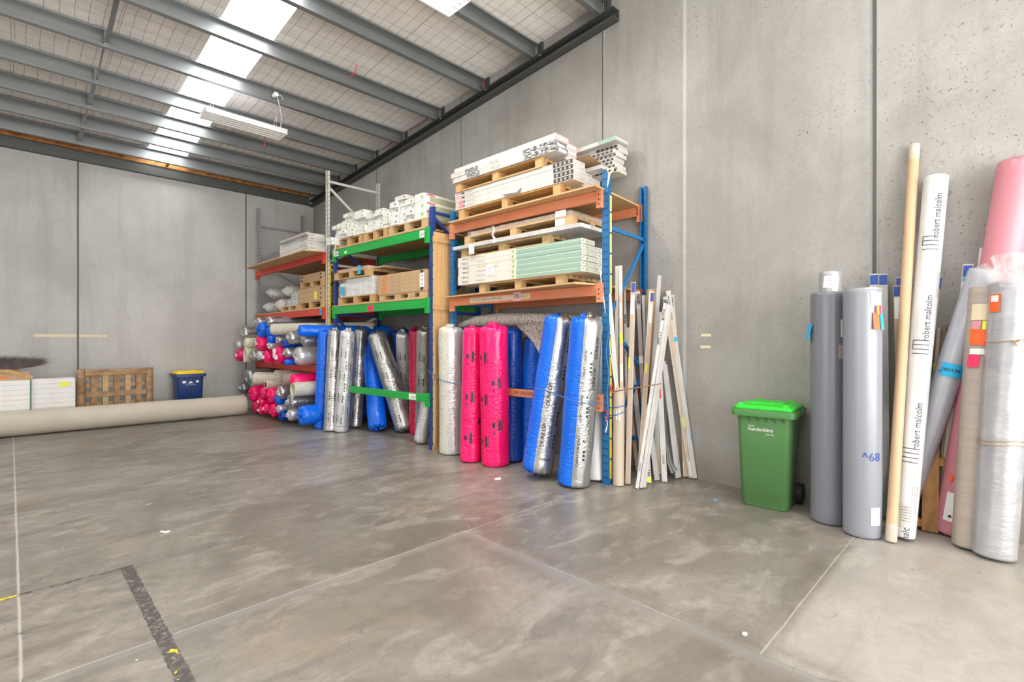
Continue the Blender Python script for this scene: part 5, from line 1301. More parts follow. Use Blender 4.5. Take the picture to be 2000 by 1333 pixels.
plank((1226, 948), (1237, 551), 4.92, .055, .03, 'beige_trim', 'beige trim with blue cap and yellow sticker, nearest the cardboard tube', parts=(('blue_cap', 'cap_blue', .945, .995, .15, .95), ('paper_label', 'print_white', .83, .93, .1, .7), ('yellow_sticker', 'sticker_yellow', .55, .61, .0, .3), ('white_edge', 'white_trim', 0, 1, .82, 1)))
o, L, w = plank((1258, 925), (1226, 640), 4.98, .05, .02, 'white_trim', 'white plank with hand-written lettering crossing behind the beige trims', parts=())
ptext(o, 'MALS  BUTLS 2 BOARD', .034, L*.45, 'print_grey')
plank((1246, 922), (1228, 780), 5.0, .045, .025, 'beige_trim', 'short beige plank leaning low behind the cardboard tube')
plank((1262, 915), (1246, 569), 5.02, .046, .02, 'taupe_trim', 'taupe film-wrapped trim with printed label head', parts=(('label_head', 'white_trim', .90, 1, 0, 1), ('printed_label', 'print_photo', .925, .985, .12, .9), ('tape', 'print_white', .60, .64, 0, 1)))
plank((1268, 912), (1256, 577), 5.08, .034, .02, 'white_trim', 'white trim, left of the plain pair behind the taupe one')
plank((1276, 914), (1263, 577), 5.10, .034, .02, 'white_trim', 'white trim, right of the plain pair behind the taupe one')
hollow('cardboard_tube', 2.08, .062, .004, 'kraft_tube', 'hole', frame(onfloor(1284, 915)*(5.18/onfloor(1284, 915).x)+Vector((0, 0, .004)), onx(1272, 552, 5.13))[0], 'tall brown cardboard tube leaning in front of the rear blue post', 'tube')
plank((1249, 935), (1273, 569), 4.96, .052, .03, 'beige_trim', 'beige trim with dark blue cap and yellow sticker in the middle of the bundle', parts=(('blue_cap', 'cap_blue', .945, .99, .3, .98), ('paper_label', 'print_white', .83, .93, .3, .8), ('yellow_sticker', 'sticker_yellow', .56, .61, .2, .6), ('white_edge', 'white_trim', 0, 1, 0, .2)))
plank((1262, 928), (1288, 538), 5.06, .042, .02, 'grey_trim', 'tallest pale grey clear-wrapped trim right of the brown tube')
plank((1280, 930), (1291, 610), 5.12, .05, .02, 'white_trim', 'broad white wrapped trim behind the striped trim')
for k, (fx, tx) in enumerate(((1244, 1299), (1252, 1305), (1258, 1309))):
    o, L, w = plank((fx, 957-k), (tx, 592+k*3), 4.93+.03*k, .034, .014, 'white_trim', 'slanting white trim with black print, %s of three crossing the bundle' % ('left', 'middle', 'right')[k], parts=(('brown_line', 'taupe_trim', .0, .98, .9, 1),))
    if k == 0:
        ptext(o, 'METRO', .026, L*.11); ptext(o, '09793 x 5', .034, L*.80, bold=.001); q = MB().box(0, .0015, -.012, .014, L*.90, L*.965).build('printed_label', 'print_photo', o)
plank((1284, 941), (1262, 790), 4.98, .055, .02, 'grey_trim', 'clear-bagged grey trim standing low in the middle')
o, L, w = plank((1268, 946), (1264, 860), 4.88, .045, .02, 'white_trim', 'short white board with bright yellow sticker at its foot', parts=(('yellow_sticker', 'sticker_yellow', .03, .12, 0, 1), ('black_print', 'print_photo', .15, .3, .2, .8)))
o, L, w = plank((1298, 944), (1287, 705), 5.02, .055, .02, 'white_trim', 'white trim with small red sticker standing near the wall', parts=(('red_sticker', 'print_red', .68, .76, .3, .6),)); ptext(o, 'METRO', .03, L*.18)
for k in range(3):
    o, L, w = plank((1322+k*3, 937-k), (1294+k*3, 700+k*6), 5.08+.02*k, .030, .014, 'white_trim', 'white trim with dark edge leaning left, %s of a taped set of three' % ('left', 'middle', 'right')[k], parts=(('dark_edge', 'print_grey', 0, 1, 0, .12),))
    if k == 2: ptext(o, 'METRO', .028, L*.14)
for k in range(4):
    P = [onx(1300+k*1.2, 800, 5.14), onx(1302+k*1.5, 870, 5.13), onx(1306+k*2.4, 905, 5.10), onx(1313+k*3, 925-k*2, 5.02)]
    m = MB(); M_ = Matrix.Translation(P[3]); 
    for a, b in zip(P[:-1], P[1:]): m.bar(a-P[3], b-P[3], .022, .004, up=(0, 0, 1))
    tag(m.build('bent_strip', 'white_trim' if k % 2 == 0 else 'print_grey', loc=P[3]), 'flexible strip bending outward at its foot near the wall, %s of four' % ('innermost', 'second', 'third', 'outermost')[k], 'strip', 'bent strips by the wall')
o, L, w = plank((1351, 936), (1299, 580), 5.19, .058, .02, 'beige_trim', 'beige trim with white edges leaning left on the bare wall', parts=(('white_edge', 'white_trim', 0, 1, 0, .22), ('label_head', 'white_trim', .90, 1, 0, 1), ('printed_label', 'print_photo', .925, .985, .15, .9), ('yellow_sticker', 'sticker_yellow', .27, .33, .4, .8), ('paper_label', 'print_white', .01, .09, .3, .9)))
o, L, w = plank((1357, 934), (1305, 568), 5.215, .05, .015, 'white_trim', 'tall white trim behind the beige one on the bare wall, with blue tape', parts=(('blue_tape', 'sticker_blue', .72, .745, 0, 1), ('blue_tape', 'sticker_blue', .20, .225, .8, 1.15), ('printed_label', 'print_photo', .90, .97, .2, .5))); ptext(o, 'LINEAR', .03, L*.86, y=.0)
plank((1342, 925), (1312, 577), 5.235, .05, .012, 'beige_trim', 'brown-faced trim nearest the wall, its label head just showing', parts=(('label_head', 'white_trim', .92, 1, 0, 1), ('printed_label', 'print_photo', .93, .99, .2, .8)))
plank((1338, 930), (1332, 815), 5.23, .04, .012, 'brown_carton', 'short brown board standing tight to the wall behind the leaning trims', parts=(('paper_label', 'print_white', .0, .25, .1, .9),))

# ------------------------------------------------------------ wheelie bins
def rrect(x0, x1, y0, y1, r, n=5):
    P = []
    for cx, cy, a in ((x1-r, y1-r, 0), (x0+r, y1-r, 90), (x0+r, y0+r, 180), (x1-r, y0+r, 270)):
        for i in range(n+1): t = math.radians(a+90*i/n); P.append((cx+r*math.cos(t), cy+r*math.sin(t)))
    return P
def loft(m, rings, mi=0, caps=True):
    n = len(rings[0][1]); vs = []
    for z, P in rings: vs += [(x, y, z) for x, y in P]
    m.add(vs, [(i*n+j, i*n+(j+1) % n, (i+1)*n+(j+1) % n, (i+1)*n+j) for i in range(len(rings)-1) for j in range(n)], mi, True)
    if caps: m.add(vs[:n], [tuple(range(n))[::-1]], mi); m.add(vs[-n:], [tuple(range(n))], mi)
def wheelie(loc, rz, label, body, rim, lid, W=.48, Dp=.54, H=.93, deco=None):
    """front of the bin is -X; wheels at +X"""
    t = thing('wheelie_bin', label, 'wheelie bin', loc, rz, 'wheelie bins')
    w0, w1 = W*.40, W*.47; d0, d1 = Dp*.66, Dp*.88; zr = H-.085
    m = MB(); loft(m, [(0, rrect(.018, d0-.01, -w0+.01, w0-.01, .045)), (.012, rrect(.008, d0, -w0, w0, .05)), (.035, rrect(.010, d0, -w0-.001, w0+.001, .05)), (.04, rrect(.004, d0+.003, -w0-.006, w0+.006, .05)), (zr, rrect(-.025, d1, -w1, w1, .05))])
    m.build('body', body, t)
    m = MB(); loft(m, [(zr-.022, rrect(-.062, d1+.03, -w1-.038, w1+.038, .045)), (zr+.03, rrect(-.066, d1+.035, -w1-.042, w1+.042, .045)), (zr+.038, rrect(-.060, d1+.03, -w1-.036, w1+.036, .045))])
    for k in range(6):
        y = -w1+.05+k*(2*w1-.1)/5; m.add([(-.025, y-.003, zr-.07), (-.025, y+.003, zr-.07), (-.06, y+.003, zr-.02), (-.06, y-.003, zr-.02), (-.02, y-.003, zr-.02), (-.02, y+.003, zr-.02)], [(0, 1, 2, 3), (0, 3, 4), (1, 5, 2)])
        x = .02+k*(d1-.04)/5
        for sg in (-1, 1): m.add([(x-.003, sg*w1, zr-.06), (x+.003, sg*w1, zr-.06), (x+.003, sg*(w1+.036), zr-.02), (x-.003, sg*(w1+.036), zr-.02)], [(0, 1, 2, 3)])
    m.build('rim', rim, t)
    m = MB(); zl = zr+.040
    loft(m, [(zl, rrect(-.050, d1+.02, -w1-.018, w1+.018, .04)), (zl+.022, rrect(-.055, d1+.02, -w1-.022, w1+.022, .045)), (zl+.036, rrect(-.035, d1+.0, -w1-.002, w1+.002, .04)), (zl+.042, rrect(.0, d1-.03, -w1+.03, w1-.03, .03))])
    loft(m, [(zl+.040, rrect(.07, d1-.10, -w1+.07, w1-.07, .02)), (zl+.056, rrect(.085, d1-.115, -w1+.085, w1-.085, .02))])
    for sg in (-1, 1):
        loft(m, [(zl+.034, rrect(-.03, .03, sg*(w1-.04)-.03, sg*(w1-.04)+.03, .012)), (zl+.052, rrect(-.02, .02, sg*(w1-.04)-.02, sg*(w1-.04)+.02, .01))])
        m.tube([(d1+.01, sg*(w1-.09)-.03, zl+.035), (d1+.01, sg*(w1-.09)+.03, zl+.035)], .014, 10)
    m.build('lid', lid, t)
    MB().tube([(d1+.02, -w1+.02, zr+.02), (d1+.055, -w1+.03, zr+.045), (d1+.055, w1-.03, zr+.045), (d1+.02, w1-.02, zr+.02)], .013, 10).build('handle', rim, t)
    for sg in (-1, 1):
        wl = MB().tube([(d0+.055, sg*(w0+.01), .092), (d0+.055, sg*(w0+.055), .092)], .092, 28).build('wheel', 'rubber', t)
        MB().tube([(d0+.055, sg*(w0+.056), .092), (d0+.055, sg*(w0+.060), .092)], .04, 20).build('hub', 'rubber', wl)
    MB().tube([(d0+.055, -w0-.03, .092), (d0+.055, w0+.03, .092)], .011, 8).build('axle', 'dark_steel', t)
    if deco: deco(t, zr, w1)
    return t
a_, b_ = onfloor(1446, 985), onfloor(1541, 1004)
fa, fb = Vector((4.742, 1.745, 0)), Vector((4.772, 1.365, 0))
rzg = math.atan2(-(fa.x-fb.x), fa.y-fb.y)
gc = (fa+fb)/2
def decg(t, zr, w1):
    def pl(y, z): return (.004-.029*(z-.04)/(zr-.04)-.0022, y, z)
    for s_, sz, y, z, bo in (('www.', .026, .095, .735, 0), ('Gardenbins', .045, .02, .705, .0012), ('.co.nz', .030, -.055, .670, .0004)):
        m = MB(); text(m, s_, sz, pl(y, z), (0, -1, 0), (-.034, 0, 1), bold=bo); m.build('lettering', 'print_white', t)
wheelie((gc.x-.008, gc.y, .002), rzg, 'green wheelie bin with bright green lid standing against the right wall', 'bin_green', 'rim_green', 'lid_green', W=.475, Dp=.485, H=.93, deco=decg)
c0 = ony(352, 760, 11.25); c1 = ony(408, 760, 11.25)
def decb(t, zr, w1):
    def pl(y, z): return (.004-.029*(z-.04)/(zr-.04)-.0022, y, z)
    for y0, y1, z0, z1 in ((.08, .14, .66, .705), (-.14, -.09, .665, .71)):
        MB().quad(pl(y1, z0), pl(y0, z0), pl(y0, z1), pl(y1, z1)).build('white_sticker', 'print_white', t)
    m = MB(); m.add([pl(.05, .655), pl(-.05, .655), pl(0, .70)], [(0, 1, 2)]); m.build('emblem', 'print_white', t)
    m = MB(); text(m, 'RECYCLING ONLY', .022, pl(0, .625), (0, -1, 0), (-.034, 0, 1)); m.build('lettering', 'print_white', t)
wheelie(((c0.x+c1.x)/2+.0, 11.58, .002), math.radians(90), 'blue wheelie bin with yellow lid at the back wall behind the carpet roll', 'bin_blue', 'bin_blue', 'lid_yellow', W=.49, Dp=.50, H=.89, deco=decb)

# ------------------------------------------------------------ vinyl rolls and tubes at the right
GV = 'rolls standing at the right of the bin'
def vroll(px, py, w, tx, ty, r, m, label, name='vinyl_roll', top='flat', amp=.12, seed=1, xt=None, cat='vinyl roll', ends=('flat', 'flat'), **k):
    p = onfloor(px, py); c = p+FWD*r*.95
    if c.x > WX-r-.012: c = c*((WX-r-.012)/c.x)
    c.z = .004
    if xt is None: q = Vector((c.x, c.y, 0)); t = (c-ORG).dot(FWD); q.z = CH+(666.5-ty)/F*t
    else: q = onx(tx, ty, xt)
    z = (q-c).normalized(); c.z = .004+r*math.sqrt(max(0, 1-z.z*z.z))
    return wrap_roll(name, c, q, r, m, label=label, cat=cat, ends=ends, seed=seed, amp=amp, **k), c, q
o1, c1, q1 = vroll(1640, 1030, 74, 1640, 572, .138, 'vinyl', 'dark grey vinyl roll standing between the green bin and another vinyl roll', seed=1.5)
def decal(o, w, h, z, ph, r, m, name='paper_label', lines=0, rot=0, e=.004, txt=None):
    q = MB(); wrapquad(q, w, h, z, D(ph), r+e, 0, .02, rot); s = q.build(name, m, o, fix=False)
    if lines:
        q = MB()
        for k in range(lines): wrapquad(q, w*.7, h*.035, z+h*.36-k*h*.72/lines, D(ph)-.0/r, r+e+.001)
        q.build('lettering', 'print_grey', s, fix=False)
    if txt:
        q = MB(); wraptext(q, txt, h*.4, z, D(ph), r+e+.001, vert=False, bis=.015); q.build('lettering', 'print_black', s, fix=False)
    return s
H1 = (q1-c1).length
decal(o1, .085, .14, H1-.30, 50, .138, 'print_white', lines=5); decal(o1, .09, .11, H1-.49, 44, .138, 'beige_wrap')
def flagtag(o, r, z, ph, w, h, m, tw=.2, txt=None):
    a = D(ph); c = Vector((math.cos(a)*(r+.004), math.sin(a)*(r+.004), z)); t = Vector((-math.sin(a), math.cos(a), 0)); n_ = Vector((math.cos(a), math.sin(a), 0))
    V = [c-t*w/2+Vector((0, 0, h/2)), c+t*w/2+Vector((0, 0, h/2)), c+t*w/2*.8-Vector((0, 0, h/2))+n_*tw*h, c-t*w/2*1.1-Vector((0, 0, h/2*.92))+n_*tw*h*.7]
    return MB().add(V+[v+n_*.0015 for v in V], [(3, 2, 1, 0), (4, 5, 6, 7), (0, 1, 5, 4), (1, 2, 6, 5), (2, 3, 7, 6), (3, 0, 4, 7)]).build('hanging_tag', m, o)
flagtag(o1, .138, H1-.33, -72, .10, .135, 'sticker_blue')
o2, c2, q2 = vroll(1706, 1056, 72, 1708, 566, .127, 'vinyl_light', 'paler grey vinyl roll with marker scribble, second right of the bin', seed=2.5)
H2 = (q2-c2).length
decal(o2, .085, .105, H2-.085, 42, .127, 'print_white', lines=4); decal(o2, .075, .135, .175, 40, .127, 'print_white')
for mm, ph, w in (('sticker_orange', 40, .050), ('sticker_blue', 62, .035)): flagtag(o2, .127, H2-.25, ph, w, .13, mm, .12)
for mm, ph in (('sticker_yellow', 48), ('sticker_hot', 41), ('sticker_hot', 56)): flagtag(o2, .127, H2-.165, ph, .016, .07, mm, .05)
q = MB(); wraptext(q, '^68', .09, .62, D(28), .130, vert=False, bis=.02); q.build('scribble', 'cap_blue', o2, fix=False)
MB().tube([(0, 0, H2-.012), (0, 0, H2+.004)], .124, 40).build('film_rim', 'silver_film', o2)
# short clear-wrapped core behind the first vinyl roll
o3, c3, q3 = vroll(1640, 1018, 38, 1636, 528, .085, 'silver_film', 'slimmer silver-film roll rising behind the dark vinyl roll', name='film_roll', seed=3.5, cat='film roll')
decal(o3, .12, .10, (q3-c3).length-.10, 5, .085, 'print_white', lines=4, rot=-.15)
o3.location = Vector((5.03, 1.10, .004)); 
# trims behind the vinyl rolls
GB = 'blue-capped trims behind the vinyl rolls'
def capplank(foot, top, xt, w, label, m='white_trim', zt=None, extra=()):
    return plank(foot, top, xt, w, .02, m, label, parts=(('blue_cap', 'cap_blue', .955, .995, .05, .95),)+extra, group=GB)
capplank((1712, 1012), (1707, 535), 5.16, .062, 'blue-capped white trim above the paler vinyl roll, left of the pair')
capplank((1730, 1014), (1725, 535), 5.17, .062, 'blue-capped white trim above the paler vinyl roll, right of the pair')
capplank((1763, 1022), (1752, 558), 5.10, .050, 'beige trim with small blue label between vinyl roll and tan tube', 'beige_trim', extra=(('paper_label', 'print_white', .86, .95, .1, .9), ('yellow_sticker', 'sticker_yellow', .55, .6, .1, .6)))
capplank((1768, 1022), (1759, 541), 5.15, .065, 'taller blue-capped trim tucked behind the tan tube', 'taupe_trim')
plank((1775, 1020), (1832, 540), 5.20, .05, .02, 'taupe_trim', 'trim with blue cap peeping out right of the white lettered roll', parts=(('blue_cap', 'cap_blue', .95, .995, .0, 1),), group=GB)
# loose strips leaning diagonally under them
for k in range(5): plank((1748+k*3, 1026), (1772+k*1.5, 700+k*22), 5.14, .014, .010, 'grey_trim', 'thin grey strip slanting behind the tan tube, %s of five' % ('first from the left', 'second from the left', 'middle', 'fourth from the left', 'last')[k], group='thin grey strips behind the tan tube')
# tan tube
o4, c4, q4 = vroll(1747, 1064, 19, 1786, 285, .036, 'kraft_tube', 'tall thin tan cardboard tube leaning on the wall between vinyl and white rolls', name='cardboard_tube', xt=5.22, cat='tube', seed=4.4, amp=.05)
H4 = (q4-c4).length
for z in (0, H4-.12): MB().tube([(0, 0, z-.004), (0, 0, z+.06), (0, 0, z+.125)], [.0365, .039, .037], 20).build('film_end', 'clear_film', o4)
# white lettered roll
o5, c5, q5 = vroll(1778, 1060, 36, 1829, 346, .078, 'white_wrap', 'white wrapped roll with black lettering leaning right of the tan tube', name='fabric_roll', xt=5.17, cat='fabric roll', seed=5.2, amp=.5, ends=('flat', 'flat'))
H5 = (q5-c5).length
for k, (py, pm) in enumerate(((421, 474), (621, 678), (832, 890), (1040, 1100))):
    fr = lambda y: (c5+(q5-c5)*((1060-y)/(1060-346)) - c5).length
    def zof(y):                                       # height along the roll seen at picture row y
        lo, hi = 0, H5
        for _ in range(30):
            md = (lo+hi)/2; P = o5.matrix_basis @ Vector((.078, 0, md)); dd = P-ORG; v = 666.5-dd.z/dd.dot(FWD)*F
            lo, hi = (md, hi) if v > y else (lo, md)
        return lo
    if k < 3:
        z = zof(py); m = MB(); wraptext(m, 'robert malcolm', .066, z, D(20), .081, bis=.02, squeeze=.86); m.build('lettering', 'cap_blue' if False else 'print_black', o5, fix=False)
        z = zof(pm); m = MB()
        for j in range(4): wrapquad(m, .105, .0055, z-.0+(1.5-j)*.034, D(2), .0812)
        m.build('line_emblem', 'print_black', o5, fix=False)
        if k < 2: m = MB(); wrapquad(m, .005, .073, z+.017, D(2)-.0525/.0812, .0812); m.build('line_emblem', 'print_black', o5, fix=False)
    else:
        m = MB(); wraptext(m, 'malc', .070, zof(1044), D(12), .081, bis=.02, squeeze=.82); m.build('lettering', 'print_black', o5, fix=False)
m = MB()
for k in range(3): wraptext(m, 'robertmalcolm fabrics wallcoverings', .014, zof(555)-.0, D(50)+k*.2, .081, bis=.02); wraptext(m, 'robertmalcolm fabrics wallcoverings', .014, zof(975), D(25)+k*.2, .081, bis=.02)
m.build('small_print', 'print_grey', o5, fix=False)
decal(o5, .085, .17, .17, 5, .078, 'white_carton', lines=6)
# clear-wrapped grey roll leaning steeply with a blue tag
o6, c6, q6 = vroll(1770, 1030, 34, 1922, 527, .088, 'lilac_film', 'film-wrapped grey-violet roll leaning steeply right with a bright blue tag', name='film_roll', xt=5.06, cat='film roll', seed=6.1, amp=.5)
H6 = (q6-c6).length
s = decal(o6, .14, .10, H6*.63, 8, .090, 'sticker_blue', name='blue_tag', e=.006)
m = MB(); wraptext(m, '16D134', .036, H6*.63, D(2), .099, vert=False, bis=.015, bold=.0006); m.build('lettering', 'print_black', s, fix=False)
m = MB(); wraptext(m, 'BT', .024, H6*.63-.025, D(-30), .099, vert=False, bis=.015); m.build('lettering', 'print_black', s, fix=False)
decal(o6, .02, .05, .16, 62, .090, 'sticker_yellow', name='yellow_sticker', e=.006)
# pink base roll, beige roll and clear roll at the picture's right edge
o7, c7, q7 = vroll(1886, 1056, 34, 1992, 312, .115, 'rose_wrap', 'dusty pink roll leaning on the wall behind the beige roll', name='pink_roll', xt=5.13, cat='roll', seed=7.1, amp=.25, ends=('flat', 'soft'))
decal(o7, .10, .22, .22, -12, .115, 'print_white', lines=0, e=.004); decal(o7, .02, .02, .15, -16, .115, 'print_black', e=.006, name='printed_square')
flagtag(o7, .115, .44, -30, .02, .06, 'sticker_orange', .1)
o8, c8, q8 = vroll(1916, 1082, 48, 1926, 562, .098, 'beige_wrap', 'beige film-wrapped roll with orange and pink tags near the right edge', name='carpet_roll', xt=5.02, cat='roll', seed=8.1, amp=.5)
H8 = (q8-c8).length
m = MB().tube([(0, 0, H8-.01), (0, 0, H8+.05), (.01, .0, H8+.12), (.02, .02, H8+.145)], [.100, .096, .088, .05], 26); 
m.build('film_hood', 'clear_film', o8)
decal(o8, .105, .115, H8-.19, -12, .098, 'sticker_cream', name='paper_label', e=.006)
s = decal(o8, .105, .115, H8-.37, -12, .098, 'sticker_orange', name='orange_tag', e=.008); m = MB(); wraptext(m, 'FRAGILE', .02, H8-.37, D(12), .108); m.build('lettering', 'print_red', s, fix=False)
decal(o8, .11, .042, H8-.475, -8, .098, 'print_white', name='white_tag', e=.007); flagtag(o8, .098, H8-.545, -22, .07, .09, 'sticker_hot', .08)
flagtag(o8, .098, H8-.285, -20, .05, .06, 'rose_wrap', .1); flagtag(o8, .098, H8-.285, 2, .02, .06, 'sticker_yellow', .1)
o9, c9, q9 = vroll(1972, 1104, 62, 1978, 552, .118, 'silver_film', 'fat silver-film roll bound with twine at the right edge of the picture', name='film_roll', xt=4.93, cat='roll', seed=9.1, amp=.9)
H9 = (q9-c9).length
m = MB(); V = []; nn = 30
for i, (z, rr) in enumerate(((-.02, 1.02), (.03, 1.0), (.07, .92), (.10, .75), (.13, .60), (.17, .75), (.20, .62), (.19, .3))):
    for j in range(nn):
        th = j*2*PI/nn; a = 1+.28*mnoise.noise(Vector((math.cos(th)*2, math.sin(th)*2, i*.8)))*(i > 1)+.12*math.sin(th*7+i)*(i > 2)
        V.append((.118*rr*a*math.cos(th), .118*rr*a*math.sin(th)+(-.03 if i > 3 else 0), H9+z+.02*mnoise.noise(Vector((th, i, 3)))*(i > 2)))
m.add(V, [(i*nn+j, i*nn+(j+1) % nn, (i+1)*nn+(j+1) % nn, (i+1)*nn+j) for i in range(7) for j in range(nn)], 0, True)
m.build('film_hood', 'shrink_wrap', o9, fix=False)
for z in (H9*.78, H9*.42, H9*.405):
    m = MB(); m.tube([(.1215*math.cos(j*PI/16), .1215*math.sin(j*PI/16), z+.012*math.sin(j*PI/8)) for j in range(33)], .003, 6); m.build('twine', 'twine', o9)
m = MB().tube([(.125, .02, H9*.78), (.135, .035, H9*.78-.01), (.13, .05, H9*.78+.008), (.135, .03, H9*.78-.02), (.13, .045, H9*.78-.03)], .005, 6); m.build('knot', 'twine', o9)
s = decal(o9, .07, .125, H9-.155, -42, .118, 'sticker_orange', name='orange_tag', e=.007); decal(o9, .05, .045, H9-.125, -42, .118, 'print_white', name='white_tag', e=.009)
# upright pallet and dark skirting strips behind them
pt = thing('leaning_pallet', 'wooden pallet stood on edge behind the film-wrapped rolls at the right', 'pallet', (5.235, .62, 0.0))
pm = Matrix.Identity(4)
for name_, y, w in (('board', -.02, .11), ('board', -.185, .10), ('board', -.34, .10), ('board', -.50, .10)):
    MB().bar((-.165, y, .01), (-.03, y, 1.02), .018, w, up=(0, 1, 0)).build('board', 'amber_wood' if y > -.1 else 'old_wood' if y < -.3 else 'amber_wood', pt)
for z in (.06, .55, .98): MB().bar((-.13+.12*z, -.56, z), (-.13+.12*z, .04, z), .07, .06, up=(0, 0, 1)).build('bearer', 'amber_wood', pt)
for k in range(7):
    plank((1801+k*9, 1014+k*3.5), (1834+k*10.5, 640-k*3.5), 5.225, .026, .012, 'dark_trim' if k % 3 else 'beige_trim', 'dark brown skirting strip slanting behind the steep film roll, %s of seven' % ('first from the left', 'second', 'third', 'middle', 'fifth', 'sixth', 'last')[k], group='brown strips leaning at the right wall', parts=(('yellow_sticker', 'sticker_yellow', .78, .82, 0, 1),) if k == 0 else ())
plank((1838, 1030), (1891, 516), 5.06, .060, .022, 'taupe_trim', 'blue-capped brown plank with paper labels beside the beige roll hood', parts=(('blue_cap', 'cap_blue', .955, .995, .1, .95), ('blue_mark', 'sticker_blue', .94, .95, .1, .6), ('paper_label', 'print_white', .86, .935, .1, .6), ('cream_label', 'sticker_cream', .68, .77, .1, .8)), group=GB)
plank((1850, 1035), (1916, 484), 5.12, .016, .012, 'white_trim', 'thin white strip standing highest above the blue-capped plank', group=GB)
for k in range(6): plank((1925+k*4, 1062+k*3), (1956+k*8, 512-(k % 3)*6), 5.19, .022, .012, 'taupe_trim' if k % 2 else 'dark_trim', 'brown strip head showing above the hoods at the right edge, %s of six' % ('first', 'second', 'third', 'fourth', 'fifth', 'last')[k], group='brown strips leaning at the right wall')
# slips on the wall and scraps on the floor
for (px, py) in ((1379, 655), (1378, 678)):
    p = onx(px, py, WX-.001); tag(MB().box(-.001, 0, -.055, .055, -.014, .014).build('tape_strip', 'sticker_cream', loc=(WX-.0002, p.y, p.z)), 'strip of old tape on the right wall, %s of two above the green bin' % ('upper' if py < 660 else 'lower'), 'tape', 'tape strips on the right wall')
for (px, py, w, h, lab) in ((143, 656, 1.0, .045, 'long strip of masking tape stuck level on the back wall'),):
    p = ony(px, py, WY); tag(MB().box(-w/2-.02, w/2-.02, -.001, 0, -h/2, h/2).build('tape_strip', 'sticker_cream', loc=(p.x, WY-.0002, p.z)), lab, 'tape')
for (px, py, s_, m_, lab, cat) in ((1397, 977, .03, 'sticker_blue', 'small scrap of blue plastic on the floor left of the green bin', 'scrap'), (325, 1040, .035, 'print_white', 'small white paper scrap in the middle of the left floor', 'scrap'), (316, 1052-13, .02, 'print_white', 'smaller white scrap beside the paper scrap on the left floor', 'scrap'),
                             (1454, 1240, .022, 'print_white', 'white blob of filler on the floor in the foreground', 'scrap'), (290, 986, .03, 'beige_wrap', 'pale fallen wood chip on the left floor', 'scrap'), (972, 936, .06, 'print_white', 'crumpled scrap of white film in front of the pink rolls', 'scrap')):
    p = onfloor(px, py); m = MB(); rnd = random.Random(px); n_ = 9
    P = [(s_*(.5+.5*rnd.random())*math.cos(i*2*PI/n_), s_*(.4+.3*rnd.random())*math.sin(i*2*PI/n_)) for i in range(n_)]
    m.prism(P, 0, .004); tag(m.build('floor_scrap', m_, loc=(p.x, p.y, .0005)), lab, cat, 'scraps on the floor')

# ------------------------------------------------------------ long carpet roll and the corner at the left
cp = onfloor(485, 812); r = .195; yc = cp.y+r+.0
M_, L_ = frame((cp.x-.0, yc, r+.004), (-4.2, yc+.06, r+.004), (0, -1, .2))
o = wrap_roll('carpet_roll', (cp.x, yc, r+.006), (-4.2, yc+.06, r+.006), r, 'carpet_back', ends=('flat', 'flat'), seed=2.2, amp=.25, label='long beige carpet roll lying across the floor in front of the back wall', cat='carpet roll', toward=(0, -1, .2), n=64)
m = MB(); n = 200
for i in range(n):
    a = i*.16; b = (i+1)*.16; ra, rb = .02+(r-.03)*i/n, .02+(r-.03)*(i+1)/n
    m.add([(ra*math.cos(a), ra*math.sin(a), -.003), (rb*math.cos(b), rb*math.sin(b), -.003), ((rb+.004)*math.cos(b), (rb+.004)*math.sin(b), -.003), ((ra+.004)*math.cos(a), (ra+.004)*math.sin(a), -.003)], [(0, 1, 2, 3)])
m.build('rolled_edge', 'taupe_trim', o, fix=False)
m = MB(); m.tube([((r+.004)*math.cos(j*PI/20), (r+.004)*math.sin(j*PI/20), .05) for j in range(41)], .006, 6); m.tube([((r+.003)*math.cos(j*PI/20), (r+.003)*math.sin(j*PI/20), .09) for j in range(41)], .004, 6); m.build('seam_cord', 'beige_wrap', o)
# crate-like pallet standing on its side
a = ony(148, 720, 11.72); b = ony(297, 720, 11.80); Wd, Ht = b.x-a.x, .99
ct = thing('standing_pallet', 'weathered wooden pallet stood on edge against the back wall', 'pallet', (a.x, 11.60, 0), math.radians(1))
for i in range(3): MB().box(.12, Wd-.12, .00, .022, (.885, .50, .12)[i], (.885, .50, .12)[i]+(.10, .09, .09)[i]).build('face_board', 'old_wood', ct)
for x in (.0, Wd-.13):
    MB().tube([(x+.065, .06, 0), (x+.065, .06, Ht)], .062, 16).build('log_post', 'old_wood', ct)
for i in range(5): MB().box(.20+i*(Wd-.47)/4, .28+i*(Wd-.47)/4, .024, .10, .02, .93).build('bearer', 'pallet_wood' if i % 2 else 'old_wood', ct)
for z in (.15, .32, .49, .66, .82): MB().box(.06, Wd-.06, .102, .12, z, z+.075).build('back_board', 'pallet_wood', ct)
# stack of white cartons on a low pallet
xa = ony(-35, 760, 11.4).x; xb = ony(147, 760, 11.4).x; xm = ony(60, 760, 11.4).x
y0_ = 11.36
mp = Matrix.Translation((-2.0, y0_+.72, 0)) @ Matrix.Rotation(-PI/2, 4, 'Z')
pl_ = pallet(mp, 2.0+xb-.02, .70, .135, 'wooden pallet under the white cartons at the back wall', group='pallets on the floor')
zt = ony(60, 742, y0_).z; n_ = 9; h_ = (zt-.137)/n_
def mkX(L, gr):
    def f():
        o = MB().box(0, L, 0, .34, 0, h_-.002).build('flooring_carton', 'bright_carton'); return o
    return f
for k in range(n_): put('X', mkX(xb-xm-.01, 0), Matrix.Translation((xm+.01, y0_+.05+jit(.006), .137+k*h_)), 'white carton at the back wall, %s in the stack beside the weathered pallet' % ordi(k, n_), 'carton', 'white cartons at the back wall')
zt2 = ony(30, 745, y0_).z
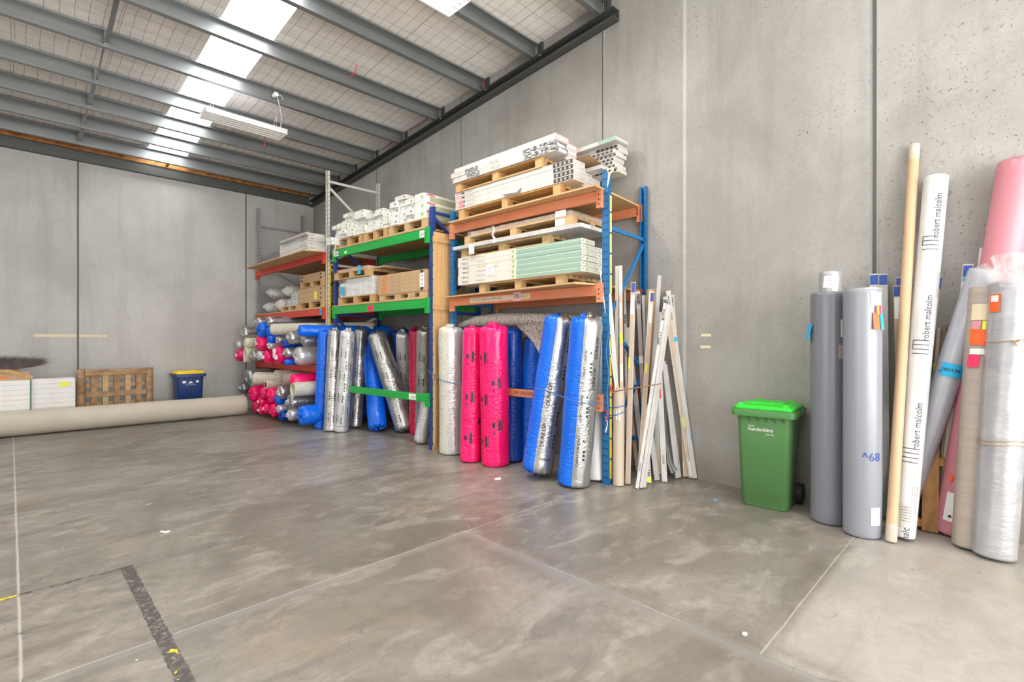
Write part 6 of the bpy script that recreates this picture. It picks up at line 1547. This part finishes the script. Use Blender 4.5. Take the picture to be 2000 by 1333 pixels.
for k in range(n_): put('X2', mkX(1.25, 0), Matrix.Translation((xm-1.26, y0_+jit(.006), .137+k*h_)), 'white carton, %s in the left stack under the brown tray' % ordi(k, n_), 'carton', 'white cartons at the back wall')
yy = ony(126, 746, y0_+.05)
tag(MB().box(-.06, .06, -.001, 0, -.035, .035).build('yellow_sticker', 'sticker_yellow', loc=(yy.x, y0_+.040, yy.z-.04)), 'yellow sticker on the white cartons beside the weathered pallet', 'sticker')
tag(MB().box(-.008, .008, -.002, 0, .14, zt2).build('strap', 'dark_green', loc=(xm, y0_-.008, 0)), 'green strap between the two stacks of white cartons', 'strap')
zt3 = .137+n_*h_
tray = thing('wooden_tray', 'shallow tilted box of brown board with pale wooden rim on the white cartons', 'tray', (-.62, y0_+.02, zt3+.001), 0)
MB().box(-.5, xm+.62-.02, 0, .03, .0, .13).build('front_panel', 'brown_carton', tray)
MB().bar((-.5, .0, .14), (xm+.62-.24, .0, .15), .05, .05).build('rim', 'pine', tray)
MB().bar((xm+.62-.26, .0, .15), (xm+.62+.02, .03, .03), .05, .055).build('rim', 'pine', tray)
MB().box(-.5, xm+.62-.2, .03, .3, .0, .02).build('base', 'brown_carton', tray)
MB().quad((.28, -.002, .06), (.50, -.002, .055), (.50, -.002, .085), (.28, -.002, .09)).build('yellow_sticker', 'yellow', tray)
MB().quad((.38, -.003, .035), (.60, -.003, .03), (.60, -.003, .052), (.38, -.003, .057)).build('orange_sticker', 'sticker_orange', tray)
m = MB(); text(m, 'M', .05, (.42, -.0262, .142), (1, 0, 0), (0, 0, 1)); m.build('lettering', 'print_black', tray)
# broom head: a thick fan of bristles
br = thing('broom_head', 'large dark broom head with long bristles lying on the tray', 'broom', (-.60, y0_+.20, zt3+.175), 0)
MB().box(-.4, .70, -.04, .05, -.173, .01).build('head_block', 'old_wood', br)
rnd = random.Random(5); m = MB()
for i in range(2600):
    x = -.45+1.15*rnd.random(); y = (rnd.random()-.5)*.10; L = .33+.09*rnd.random(); k = max(0, (x-.30)/.4)
    a = .78+.50*k+rnd.uniform(-.14, .14); d = Vector((math.sin(a), rnd.uniform(-.14, .14), math.cos(a))).normalized()
    p = Vector((x, y, .0)); q = p+d*L*(.75+.35*k); w = .003; s_ = Vector((w, 0, -w)); v = Vector((0, w, 0))
    m.add([p-s_, p+s_, p+v*1.5, q+d*.004], [(0, 1, 3), (1, 2, 3), (2, 0, 3)])
m.build('bristles', 'bristle', br)['kind'] = 'stuff'
